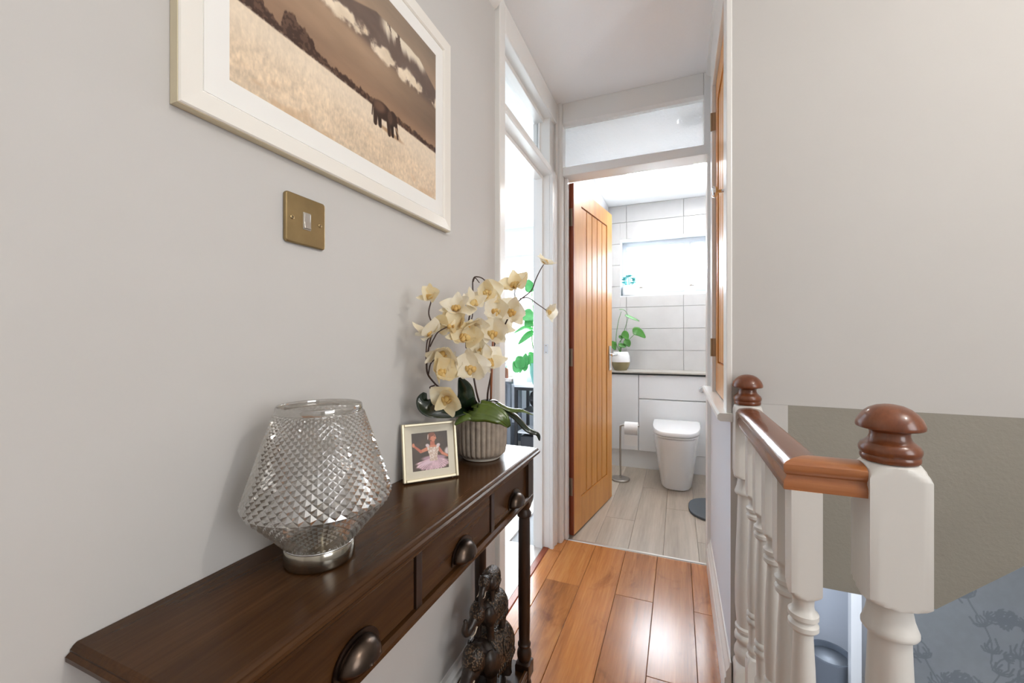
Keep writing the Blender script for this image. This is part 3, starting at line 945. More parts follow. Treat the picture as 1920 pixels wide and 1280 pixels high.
# ================================================================== TABLE LAMP
lp = thing('table_lamp', 'glass table lamp with diamond-cut shade on the dark console table', 'lamp', (-.522, .487, TZ))
obj('base', MB().lathe([(.046, 0), (.0505, .002), (.0515, .005), (.0515, .024), (.0500, .027), (.040, .028), (.02, .0285)], 56), 'nickel', lp, smooth='auto')
obj('base_ring', MB().lathe([(.0497, .0272), (.0512, .0285), (.0497, .030), (.0480, .0285), (.0497, .0272)], 56, caps=False), 'chrome', lp, smooth=True)
def shade(prof_r, zs, N, depth, flip=False):
    """diamond lattice: rows of points staggered by half a step, each diamond raised to a point"""
    vs, fs = [], []
    nr = len(zs)
    for j in range(nr):
        for i in range(N):
            a = 2 * PI * (i + .5 * (j % 2)) / N
            vs.append((prof_r[j] * math.cos(a), prof_r[j] * math.sin(a), zs[j]))
    idx = lambda j, i: j * N + i % N
    for j in range(nr - 2):
        o = j % 2
        for i in range(N):
            b, t = idx(j, i), idx(j + 2, i)
            l, r = (idx(j + 1, i - 1), idx(j + 1, i)) if o == 0 else (idx(j + 1, i), idx(j + 1, i + 1))
            a = 2 * PI * (i + .5 * o) / N
            rr = prof_r[j + 1] + depth * min(1, (zs[j + 2] - zs[j]) / .016)
            zc = zs[j] * .62 + zs[j + 2] * .38
            rr = prof_r[j] * .62 + prof_r[j + 2] * .38 + depth
            n = len(vs)
            vs.append((rr * math.cos(a), rr * math.sin(a), zc))
            fs += [(b, r, n), (r, t, n), (t, l, n), (l, b, n)]
    # close the toothed edges
    for i in range(N):
        fs.append((idx(0, i), idx(0, i + 1), idx(1, i)))
        if (nr - 1) % 2 == 0:
            fs.append((idx(nr - 1, i), idx(nr - 2, i), idx(nr - 1, i + 1)))
        else:
            fs.append((idx(nr - 1, i), idx(nr - 2, i + 1), idx(nr - 1, i + 1)))
    return MB().add(vs, fs)
nU = 27
zu = [.095 + .143 * (1 - (1 - k / (nU - 1)) ** 1.0 * (1 + .0 * k)) for k in range(nU)]
zu = [.095 + .136 * (1 - (1 - (k / (nU - 1))) ** 1.28) for k in range(nU)]
ru = [.1065 - .0445 * ((z - .095) / .136) ** 1.06 for z in zu]
sh = obj('shade', shade(ru, zu, 44, .0036), 'lampglass', lp)
nL = 15
zl = [.030 + .064 * (k / (nL - 1)) for k in range(nL)]
rl = [.0490 + .0560 * (k / (nL - 1)) ** 1.05 for k in range(nL)]
obj('bowl', shade(rl, zl, 44, .0042), 'lampglass', lp)
obj('top_rim', MB().lathe([(.0620, .2305), (.0632, .2315), (.0622, .2400), (.0610, .2415), (.0600, .2400), (.0608, .2315), (.0620, .2305)], 64, caps=False), 'lampglass', lp, smooth=True)
obj('bulb_holder', MB().lathe([(.014, .028), (.014, .060), (.017, .062), (.017, .085), (.012, .088)], 24), 'nickel', lp, smooth='auto')
obj('bulb', MB().lathe([(.010, .088), (.013, .10), (.0165, .115), (.0165, .125), (.013, .14), (.006, .150), (.001, .153)], 24), 'clear', lp, smooth=True)

# ================================================================== SMALL PHOTO FRAME
pf = thing('photo_frame', 'small cream square photo frame showing a child dancer in a tutu', 'photo frame', (-.558, .8585, TZ + .003), (R(-11), 0, R(48.8)))
w_, t_ = .0685, .137
def rframe(x0, x1, z0, z1, wd, ya, yb):
    return MB().box(x0, x0 + wd, ya, yb, z0, z1).box(x1 - wd, x1, ya, yb, z0, z1).box(x0 + wd, x1 - wd, ya, yb, z0, z0 + wd).box(x0 + wd, x1 - wd, ya, yb, z1 - wd, z1)
obj('border', rframe(-w_, w_, 0, t_, .0065, -.006, .006), 'framegold', pf, bevel=.0015)
obj('mount', rframe(-w_ + .006, w_ - .006, .006, t_ - .006, .0175, -.001, .002), 'cream', pf)
obj('backing', B(-w_ + .006, w_ - .006, .001, .006, .006, t_ - .006), 'black', pf)
obj('strut', B(-.02, .02, .006, .009, .004, .10), 'black', pf)
def dancer(s, t):
    y = 1 - t
    c = np.zeros(s.shape + (3,)) + np.array((66, 48, 30.))
    c = c * (1 + .5 * (fbm(s * 3, y * 3, 3) - .5))[..., None]
    def ell(cx, cy, rx, ry, col, soft=.15, rot=0):
        nonlocal c
        dx, dy = s - cx, y - cy
        u = dx * math.cos(rot) + dy * math.sin(rot)
        v = -dx * math.sin(rot) + dy * math.cos(rot)
        d = np.sqrt((u / rx) ** 2 + (v / ry) ** 2)
        c = mixc(c, col, 1 - smooth(1 - soft, 1 + soft, d))
    def limb(x0, y0, x1, y1, r0, r1, col):
        nonlocal c
        dx, dy = x1 - x0, y1 - y0
        k = np.clip(((s - x0) * dx + (y - y0) * dy) / (dx * dx + dy * dy), 0, 1)
        d = np.hypot(s - x0 - k * dx, y - y0 - k * dy) - (r0 + (r1 - r0) * k)
        c = mixc(c, col, 1 - smooth(-.008, .012, d))
    skin, skin2 = (214, 134, 100), (196, 108, 78)
    # tutu: back frill and skirt with radial pleats
    ang = np.arctan2(y - .68, s - .58)
    pleat = 22 * np.sin(ang * 46 + 5 * fbm(s * 9, y * 9, 2)) + 60 * (fbm(s * 14, y * 14, 3) - .5)
    ell(.60, .70, .34, .07, (176, 138, 150), .25, .02)
    d = np.sqrt(((s - .56) / (.47 + .06 * np.sin(ang * 31) * fbm(s * 20, y * 20, 2))) ** 2 + ((y - .86) / (.165 + .04 * np.sin(ang * 27) * fbm(s * 16, y * 16, 2))) ** 2)
    k = 1 - smooth(.85, 1.08, d)
    col = np.stack([212 + pleat, 176 + pleat, 186 + pleat], -1)
    c = c * (1 - k[..., None]) + col * k[..., None]
    ell(.42, .80, .22, .05, (226, 196, 208), .5, -.25)
    ell(1.0, .55, .09, .10, (222, 208, 206), .4, .5)
    limb(.43, .44, .24, .50, .05, .036, skin)
    limb(.24, .50, .06, .34, .036, .024, skin2)
    ell(.045, .315, .035, .055, skin, .2)
    limb(.72, .44, .84, .60, .046, .034, skin2)
    limb(.84, .60, .98, .68, .034, .028, skin)
    limb(.57, .25, .57, .40, .058, .07, skin2)
    ell(.58, .41, .14, .06, skin, .2)
    # bodice
    k = (1 - smooth(.0, .02, np.abs(s - .585) - (.15 - .055 * smooth(.42, .70, y)))) * smooth(.40, .43, y + .12 * np.abs(s - .58)) * (1 - smooth(.76, .79, y))
    c = mixc(c, (206, 178, 160), k)
    c = mixc(c, (236, 222, 212), k * (fbm(s * 38, y * 38, 2) > .58))
    ell(.43, .355, .055, .045, (226, 206, 208), .3, .5)
    ell(.73, .37, .055, .045, (226, 206, 208), .3, -.5)
    # head turned to the right: hair, face, features
    ell(.535, .135, .095, .115, (120, 62, 36), .12)
    ell(.60, .155, .075, .105, skin, .12)
    ell(.672, .178, .016, .018, skin, .3)
    ell(.545, .07, .11, .055, (134, 74, 44), .2, -.25)
    ell(.525, .19, .022, .032, skin2, .2)
    ell(.452, .13, .012, .075, (224, 206, 196), .3, .1)
    ell(.637, .125, .018, .008, (70, 38, 26), .3)
    ell(.635, .108, .022, .006, (96, 52, 34), .3, .1)
    ell(.652, .208, .018, .008, (168, 62, 56), .3)
    return c
print_sheet('photo', .090, .090, 150, 150, dancer, 'photo', pf, lambda p, q: (-.045 + p, -.0002, .0235 + q))

# ================================================================== LARGE FRAMED PRINT
pic = thing('framed_print', 'large ivory framed sepia print of an elephant below a mountain', 'picture', (XL, 0, 0))
PY0, PY1, PZ0, PZ1 = .341, 1.046, 1.420, 1.962
FD = .020
def mitred(y0, y1, z0, z1, prof_, sides):
    """picture moulding; prof_ = (inset, depth) pairs"""
    out = []
    corners = [(y0, z0, 1, 1), (y1, z0, -1, 1), (y1, z1, -1, -1), (y0, z1, 1, -1)]
    for k in range(4):
        a, b = corners[k], corners[(k + 1) % 4]
        n = len(prof_)
        A = [(d, a[0] + a[2] * i, a[1] + a[3] * i) for i, d in prof_]
        Bv = [(d, b[0] + b[2] * i, b[1] + b[3] * i) for i, d in prof_]
        out.append(MB().add(A + Bv, [tuple(range(n)), tuple(range(2 * n - 1, n - 1, -1))] + [(i, i + n, (i + 1) % n + n, (i + 1) % n) for i in range(n)]))
    return out
for mbx in mitred(PY0, PY1, PZ0, PZ1, [(0, .001), (0, FD - .002), (.002, FD), (.030, FD - .002), (.033, FD - .005), (.0345, .012), (.0345, .001)], 4):
    obj('moulding', mbx, 'frame', pic)
for mbx in mitred(PY0 + .0345, PY1 - .0345, PZ0 + .0345, PZ1 - .0345, [(0, .004), (0, .0135), (.0355, .0135), (.0365, .0125), (.0365, .004)], 4):
    obj('mount', mbx, 'mount', pic)
for k_, ed_ in enumerate(mitred(PY0 - .0008, PY1 + .0008, PZ0 - .0008, PZ1 + .0008, [(0, .001), (0, FD - .003), (.0010, FD - .003), (.0010, .001)], 4)):
    obj('gilt_edge', ed_, 'framegold', pic)
obj('backing', B(.001, .010, PY0 + .01, PY1 - .01, PZ0 + .01, PZ1 - .01), 'black', pic)
def savanna(s, t):
    W_ = 1.46
    x = s * W_
    c = np.zeros(s.shape + (3,))
    # sky and far plain
    n1 = fbm(x * 3, t * 14, 4)
    g = smooth(.33, .62, t)
    base = np.array((146, 116, 92.)) * (1 - g[..., None]) + np.array((166, 138, 112.)) * g[..., None]
    up = smooth(.66, 1.0, t)
    c = base * (1 - up[..., None]) + np.array((140, 122, 104.)) * up[..., None]
    c = c * (1 + .22 * (n1 - .5))[..., None]
    rgt = smooth(.45, 1.0, s)
    c = c * (1 - .26 * rgt * smooth(.36, .5, t) * (1 - smooth(.62, .72, t)))[..., None]
    # flat topped mountain
    top = .855 + .012 * (fbm(x * 14, x * 0 + 2, 3) - .5)
    slope = np.minimum(top, np.minimum(.70 + (s - .30) * .56, top - np.clip(s - .86, 0, 1) * .75))
    mt = (1 - smooth(-.006, .006, t - slope)) * smooth(.60, .66, t)
    c = mixc(c, (104, 86, 76), mt * .92)
    c = c * (1 - .18 * mt * (fbm(x * 10 + 3 * t, t * 22, 4) - .3))[..., None]
    streak = fbm(x * 34 + t * 9, t * 7, 4)
    snow = mt * smooth(.58, .64, s) * (1 - smooth(.88, .93, s)) * smooth(.765, .835, t + .09 * (streak - .5)) * (streak > .40)
    c = mixc(c, (232, 220, 198), snow * .95)
    # cloud bank
    cl = fbm(x * 13, t * 16, 5) + .22 * fbm(x * 40, t * 40, 3)
    band = np.exp(-((t - .665 - .03 * (fbm(x * 3, x * 0, 2) - .5)) / .052) ** 2) * smooth(.02, .2, s)
    k = smooth(.40, .66, cl * (.35 + .75 * band)) * smooth(.05, .3, band)
    shade_ = fbm(x * 12 + 2, t * 16 + .4, 4)
    cc = np.stack([206 + 42 * shade_, 188 + 44 * shade_, 162 + 46 * shade_], -1)
    c = c * (1 - k[..., None]) + cc * k[..., None]
    # grass
    gr = .5 * fbm(x * 150, t * 55, 4) + .5 * fbm(x * 60 + 4, t * 60, 4)
    gr2 = fbm(x * 5, t * 9, 4)
    gcol = np.array((224, 202, 174.)) * (.80 + .34 * gr + .16 * (gr2 - .5))[..., None]
    gcol = mixc(gcol, (236, 222, 202), smooth(.10, .30, t) * .55)
    gcol = mixc(gcol, (198, 164, 128), smooth(.55, .75, fbm(x * 6 + 9, t * 12, 4)) * (1 - smooth(.0, .22, t)) * .6)
    k = 1 - smooth(.327, .333, t + .008 * (fbm(x * 40, x * 0, 2) - .5))
    c = c * (1 - k[..., None]) + gcol * k[..., None]
    # line of trees with one large clump
    h = .012 + .04 * fbm(x * 45, x * 0 + 4, 5) + .045 * smooth(.33, .0, s) * fbm(x * 15, x * 0 + 8, 3)
    h = h + .085 * np.sqrt(np.clip(1 - ((s - .215) / .062) ** 2, 0, 1)) * (.65 + .7 * fbm(x * 38, x * 0 + 1, 4))
    h = h + .06 * np.sqrt(np.clip(1 - ((s - .05) / .05) ** 2, 0, 1))
    k = smooth(.318, .328, t) * (1 - smooth(-.006, .006, t - .325 - h))
    leafy = fbm(x * 70, t * 70, 3)
    c = mixc(c, (62, 38, 26), k * (.62 + .38 * smooth(.42, .5, leafy)))
    # walking elephant with its head lowered
    def ell(cx, cy, rx, ry, col, rot=0, soft=.12):
        nonlocal c
        dx, dy = (s - cx) * W_, t - cy
        u = dx * math.cos(rot) + dy * math.sin(rot)
        v = -dx * math.sin(rot) + dy * math.cos(rot)
        c = mixc(c, col, 1 - smooth(1 - soft, 1 + soft, np.sqrt((u / rx) ** 2 + (v / ry) ** 2)))
    def limb(x0, y0, x1, y1, r0, r1, col):
        nonlocal c
        dx, dy = (x1 - x0) * W_, y1 - y0
        px, py = (s - x0) * W_, t - y0
        k = np.clip((px * dx + py * dy) / (dx * dx + dy * dy), 0, 1)
        c = mixc(c, col, 1 - smooth(-.002, .004, np.hypot(px - k * dx, py - k * dy) - (r0 + (r1 - r0) * k)))
    D, Lm = (54, 34, 25), (150, 116, 92)
    ell(.66, .236, .11, .012, (176, 142, 108), -.05, .5)
    limb(.568, .30, .566, .238, .018, .014, D)
    limb(.590, .30, .594, .240, .017, .013, (40, 25, 18))
    limb(.645, .30, .650, .226, .018, .013, D)
    limb(.665, .31, .672, .232, .016, .012, (40, 25, 18))
    ell(.610, .330, .085, .047, D)
    ell(.590, .343, .052, .030, (104, 76, 58), .2, .5)
    ell(.675, .330, .037, .042, D)
    ell(.655, .325, .022, .038, (84, 60, 46), .1, .3)
    limb(.692, .315, .705, .235, .014, .007, D)
    limb(.694, .285, .722, .238, .0055, .002, (170, 140, 112))
    limb(.553, .335, .548, .27, .004, .003, D)
    return c
print_sheet('print', PY1 - PY0 - .140, PZ1 - PZ0 - .140, 420, 290, savanna, 'print', pic, lambda p, q: (.0128, PY0 + .070 + p, PZ0 + .070 + q))

# ================================================================== LIGHT SWITCH
sw = thing('light_switch', 'square antique brass light switch on the wall under the framed print', 'switch', (XL, .554, 1.318))
def rounded(w, h, r, n=5):
    P = []
    for cx, cz, a0 in ((w - r, h - r, 0), (-w + r, h - r, 90), (-w + r, -h + r, 180), (w - r, -h + r, 270)):
        for k in range(n + 1):
            a = R(a0 + 90 * k / n)
            P.append((cx + r * math.cos(a), cz + r * math.sin(a)))
    return P
obj('plate', MB().prism(rounded(.0432, .0440, .006), 'x', 0, .0075), 'brass', sw, bevel=.0025, seg=3)
rk = obj('rocker_surround', MB().prism(rounded(.0085, .0155, .001), 'x', .007, .0088), 'steel', sw)
obj('rocker', MB().prism([(.0075, -.0135), (.0118, -.0135), (.0095, 0), (.0105, .0135), (.0075, .0135)], 'y', -.0068, .0068), 'steel', sw, bevel=.0006)
for y in (-.0302, .0302):
    sc_ = obj('screw', MB().lathe([(.0038, 0), (.0038, .0008), (.0026, .0014)], 18), 'brass', sw, loc=(.0075, y, 0), rot=(0, R(90), 0), smooth='auto')
    obj('slot', B(.0014, .0016, -.0022, .0022, -.0004, .0004), 'black', sc_, rot=(0, R(-90), 0))

# ================================================================== ORCHID
OC = Vector((-.536, 1.088, TZ))
orc = thing('potted_orchid', 'cream artificial orchid in a ribbed stoneware pot on the console table', 'plant', OC)
def ribs(r, z, a):
    return r * (1 + .075 * abs(math.cos(15 * a)) ** .7 * (1 if .012 < z < .128 else 0)) if r > .055 else r
obj('pot', MB().lathe([(.050, .006), (.060, .010), (.066, .020), (.069, .040), (.070, .075), (.070, .120), (.0695, .128), (.070, .132), (.068, .135), (.064, .134), (.062, .120), (.02, .118)], 180, rfun=ribs), 'pot', orc, smooth='auto')
obj('pot_foot', MB().lathe([(.050, 0), (.054, .002), (.055, .006), (.058, .0095), (.050, .0105)], 60), 'potrim', orc, smooth='auto')
obj('moss', MB().lathe([(.0615, .112), (.05, .122), (.03, .128), (.002, .130)], 40), 'soil', orc, smooth=True)
CA, SA = math.cos(R(21.97)), math.sin(R(21.97))
def wp(u, v, d):
    """survey helper: a point at depth d along the sight line measured in the photograph, relative to the pot"""
    r, up = (u - 960) / 770.7, (640 - v) / 770.7
    return Vector((d * (r * CA - SA), d * (r * SA + CA), 1.1 + d * up)) - OC
# petals
def petal_mesh(L, Wd, curl, cup, tip=.9, nu=9, nv=6):
    vs, fs = [], []
    for i in range(nu):
        u = i / (nu - 1)
        w = Wd * (math.sin(PI * min(1, u ** .62 * .97 + .02)) ** .75) * (1 - (1 - tip) * u) + .0012
        for j in range(nv):
            q = (j / (nv - 1) - .5) * 2
            z = curl * u * u * L + cup * (q * q) * w * (.4 + u) + .0016 * math.sin(9 * u + 3 * q) * u
            vs.append((w * q, u * L, z))
    for i in range(nu - 1):
        for j in range(nv - 1):
            a = i * nv + j
            fs.append((a, a + 1, a + nv + 1, a + nv))
    return MB().add(vs, fs).mesh('petal')
pm_wide = [petal_mesh(.038, .025, c, k) for c, k in ((.15, .25), (-.1, .3), (.3, .15))]
pm_slim = [petal_mesh(.040, .0145, c, k, .8) for c, k in ((.2, .3), (-.15, .35), (.35, .2))]
for me in pm_wide + pm_slim:
    me.polygons.foreach_set('use_smooth', [True] * len(me.polygons))
lipb = MB()
lipb.ball((0, -.001, .006), (.006, .006, .009), 12, 8)
lipb.ball((0, -.008, .010), (.0045, .007, .004), 10, 6)
lipb.ball((-.007, -.003, .009), (.0025, .006, .007), 8, 6, Euler((0, .5, .3)).to_matrix())
lipb.ball((.007, -.003, .009), (.0025, .006, .007), 8, 6, Euler((0, -.5, -.3)).to_matrix())
lip_me = lipb.mesh('flower')
rnd = random.Random(11)
def add_flower(p, face, roll, size, k):
    """face: direction the bloom looks"""
    q = Vector(face).normalized().to_track_quat('Z', 'Y')
    f = link('flower', lip_me, 'lip', orc, loc=p, smooth=True)
    f.rotation_mode = 'QUATERNION'
    from mathutils import Quaternion
    f.rotation_quaternion = q @ Quaternion((0, 0, 1), roll)
    f.scale = (size,) * 3
    for n, (a, kind) in enumerate(((90, 's'), (215, 's'), (325, 's'), (12, 'w'), (168, 'w'))):
        me = (pm_slim if kind == 's' else pm_wide)[rnd.randrange(3)]
        if not me.materials:
            me.materials.append(M['petal'])
        pt = link('petal', me, None, f, loc=(0, 0, .0015 * (kind == 'w')))
        pt.rotation_euler = Euler((R(rnd.uniform(2, 48)), R(rnd.uniform(-8, 8)), R(a - 90 + rnd.uniform(-7, 7))), 'XYZ')
        if k % 3 != 0:
            pt.material_slots[0].link = 'OBJECT'
            pt.material_slots[0].material = M['petal2']
camdir = Vector((SA * .0 + .37, -.93, .02))
flowers = [ # u, v, depth, facing (world), size
    (806, 558, .985, (.3, -.8, .6), .72), (856, 582, 1.02, (.2, -.6, .8), 1.0), (884, 570, 1.06, (.7, -.3, .6), .95), (912, 546, 1.10, (.5, -.9, -.2), 1.05),
    (929, 583, 1.10, (.6, -.7, .1), 1.0), (960, 584, 1.12, (.4, -.9, .1), 1.05), (966, 538, 1.15, (.2, -.6, .75), 1.1), (1020, 494, 1.18, (.5, -.3, .8), .75),
    (1027, 584, 1.17, (.8, -.5, .1), .72), (842, 612, .99, (-.4, .6, .4), 1.0), (806, 630, .97, (-.2, -.2, .9), 1.05), (884, 604, 1.05, (.3, -.35, -.8), 1.1),
    (873, 634, 1.03, (.3, -.75, .55), 1.1), (923, 624, 1.09, (.45, -.85, .1), 1.15), (830, 658, .99, (.2, -.5, -.7), 1.05), (824, 696, .98, (.75, -.5, .1), 1.05),
    (883, 690, 1.02, (.35, -.9, .2), 1.15), (913, 680, 1.06, (.7, -.5, .5), 1.1), (838, 744, .99, (.35, -.8, -.35), 1.05), (846, 690, 1.02, (-.1, -.7, .5), .9),
    (936, 612, 1.14, (.9, -.3, .3), .95), (862, 604, 1.04, (-.3, -.8, .3), .9), (900, 655, 1.08, (.6, -.6, -.2), .9)]
FP = []
for k, (u, v, d, fc, sz) in enumerate(flowers):
    p = wp(u, v, d)
    FP.append(p)
    add_flower(p, fc, rnd.uniform(-.5, .5), sz * 1.18, k)
def stem(name, pts, r0, r1, m='stem', parent=orc):
    c = catmull(pts, 6)
    rr = [r0 + (r1 - r0) * i / (len(c) - 1) for i in range(len(c))]
    return obj(name, MB().tube(c, rr, 8), m, parent, smooth=True)
base = Vector((0, 0, .118))
s1 = stem('stem', [base + Vector((-.015, -.01, 0)), wp(846, 745, 1.07), wp(812, 715, 1.0), wp(800, 690, .985), wp(806, 640, .985), wp(813, 615, .985), wp(804, 588, .985), wp(809, 562, .985)], .0026, .0016)
stem('twig', [wp(812, 622, .985), wp(826, 606, .99), wp(846, 588, 1.01), wp(856, 582, 1.018)], .0018, .0014, parent=s1)
stem('twig', [wp(806, 650, .985), wp(814, 634, .985), wp(822, 622, .985), wp(838, 613, .99)], .0018, .0013, parent=s1)
stem('twig', [wp(800, 690, .985), wp(799, 665, .98), wp(801, 640, .975), wp(806, 631, .975)], .0020, .0014, parent=s1)
stem('twig', [wp(803, 703, .987), wp(807, 683, .985), wp(815, 674, .985), wp(829, 662, .988)], .0018, .0013, parent=s1)
stem('twig', [wp(815, 722, 1.0), wp(806, 726, .99), wp(813, 732, .985), wp(832, 742, .988)], .0018, .0013, parent=s1)
s2 = stem('stem', [base + Vector((.012, .0, 0)), wp(896, 745, 1.10), wp(887, 700, 1.09), wp(880, 660, 1.08), wp(876, 622, 1.07), wp(886, 560, 1.09), wp(887, 524, 1.09), wp(897, 519, 1.09), wp(909, 526, 1.095), wp(912, 543, 1.10)], .0028, .0014)
stem('twig', [wp(878, 640, 1.075), wp(874, 652, 1.05), wp(873, 640, 1.035)], .0018, .0013, parent=s2)
stem('twig', [wp(877, 628, 1.07), wp(882, 606, 1.07), wp(886, 590, 1.07), wp(885, 573, 1.062)], .0018, .0013, parent=s2)
stem('twig', [wp(887, 528, 1.09), wp(891, 521, 1.09), wp(899, 530, 1.09)], .0018, .0012, parent=s2)
stem('twig', [wp(886, 700, 1.09), wp(872, 694, 1.05), wp(882, 690, 1.025)], .0018, .0013, parent=s2)
stem('twig', [wp(886, 690, 1.09), wp(899, 676, 1.07), wp(912, 680, 1.063)], .0018, .0013, parent=s2)
s3 = stem('stem', [base + Vector((.025, .012, 0)), wp(914, 745, 1.14), wp(921, 700, 1.14), wp(926, 650, 1.14), wp(945, 612, 1.14), wp(962, 578, 1.145), wp(975, 562, 1.15), wp(996, 545, 1.16), wp(1004, 525, 1.17), wp(1012, 508, 1.175), wp(1019, 496, 1.18)], .0028, .0013)
stem('twig', [wp(975, 560, 1.15), wp(990, 558, 1.16), wp(1008, 570, 1.165), wp(1025, 582, 1.17)], .0016, .0012, parent=s3)
stem('twig', [wp(968, 568, 1.15), wp(965, 552, 1.15), wp(966, 540, 1.15)], .0018, .0013, parent=s3)
stem('twig', [wp(926, 645, 1.14), wp(925, 635, 1.12), wp(923, 626, 1.095)], .0018, .0013, parent=s3)
obj('support_stake', MB().tube([base + Vector((.028, .004, 0)), wp(921, 720, 1.135), wp(926, 600, 1.13)], .0032, 8), 'stake', orc, smooth=True)
def leaf(name, pts, w, m, parent, nrm=(0, 0, 1), cupv=.25, ribsn=0, tip=.6, n=7, thick=.0016):
    c = catmull(pts, n)
    L = len(c)
    vs, fs = [], []
    nv = 13 if ribsn else 7
    for i, p in enumerate(c):
        u = i / (L - 1)
        t = (c[min(i + 1, L - 1)] - c[max(i - 1, 0)]).normalized()
        side = t.cross(Vector(nrm)).normalized()
        up = side.cross(t).normalized()
        ww = w * max(.04, math.sin(PI * min(1, .10 + .88 * u ** (.5 + .5 * tip))) ** .7)
        for j in range(nv):
            q = (j / (nv - 1) - .5) * 2
            z = cupv * ww * q * q + (.0034 * math.cos(ribsn * PI * q) if ribsn else 0)
            vs.append(p + side * ww * q + up * z)
    for i in range(L - 1):
        for j in range(nv - 1):
            a = i * nv + j
            fs.append((a, a + 1, a + nv + 1, a + nv))
    o = obj(name, MB().add(vs, fs), m, parent, smooth=True)
    so = o.modifiers.new('solid', 'SOLIDIFY')
    so.thickness = thick
    return o
b0 = Vector((0, 0, .122))
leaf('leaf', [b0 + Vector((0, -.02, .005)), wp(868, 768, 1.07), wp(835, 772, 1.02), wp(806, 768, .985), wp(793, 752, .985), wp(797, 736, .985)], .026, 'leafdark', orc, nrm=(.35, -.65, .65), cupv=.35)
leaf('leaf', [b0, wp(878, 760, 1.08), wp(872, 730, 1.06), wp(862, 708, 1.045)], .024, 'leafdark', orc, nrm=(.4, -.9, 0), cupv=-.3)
leaf('leaf', [b0 + Vector((.0, -.01, .012)), wp(888, 766, 1.06), wp(915, 768, 1.04), wp(942, 782, 1.035), wp(955, 800, 1.045)], .033, 'leaf', orc, nrm=(.2, -.75, .7), cupv=-.22, ribsn=5, tip=.3)
leaf('leaf', [b0 + Vector((0, -.01, .0)), wp(884, 775, 1.06), wp(868, 780, 1.035), wp(852, 796, 1.03)], .018, 'leaf', orc, nrm=(.2, -.6, .8), cupv=-.3)
leaf('leaf', [b0 + Vector((.0, -.005, .016)), wp(890, 758, 1.09), wp(908, 760, 1.08), wp(922, 768, 1.08)], .013, 'leaf', orc, nrm=(.2, -.5, .8), cupv=-.3)
leaf('leaf', [b0 + Vector((.02, 0, .008)), wp(928, 755, 1.12), wp(958, 766, 1.12), wp(980, 768, 1.12), wp(1000, 777, 1.125)], .011, 'leaf', orc, nrm=(.1, -.4, .9), cupv=-.4)
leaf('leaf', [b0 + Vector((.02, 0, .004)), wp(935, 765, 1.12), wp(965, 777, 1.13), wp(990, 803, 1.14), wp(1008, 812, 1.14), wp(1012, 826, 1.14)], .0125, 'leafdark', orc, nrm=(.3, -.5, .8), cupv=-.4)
leaf('leaf', [b0 + Vector((.012, .012, .0)), wp(905, 752, 1.14), wp(925, 748, 1.17), wp(940, 757, 1.19)], .016, 'leafdark', orc, cupv=-.3)

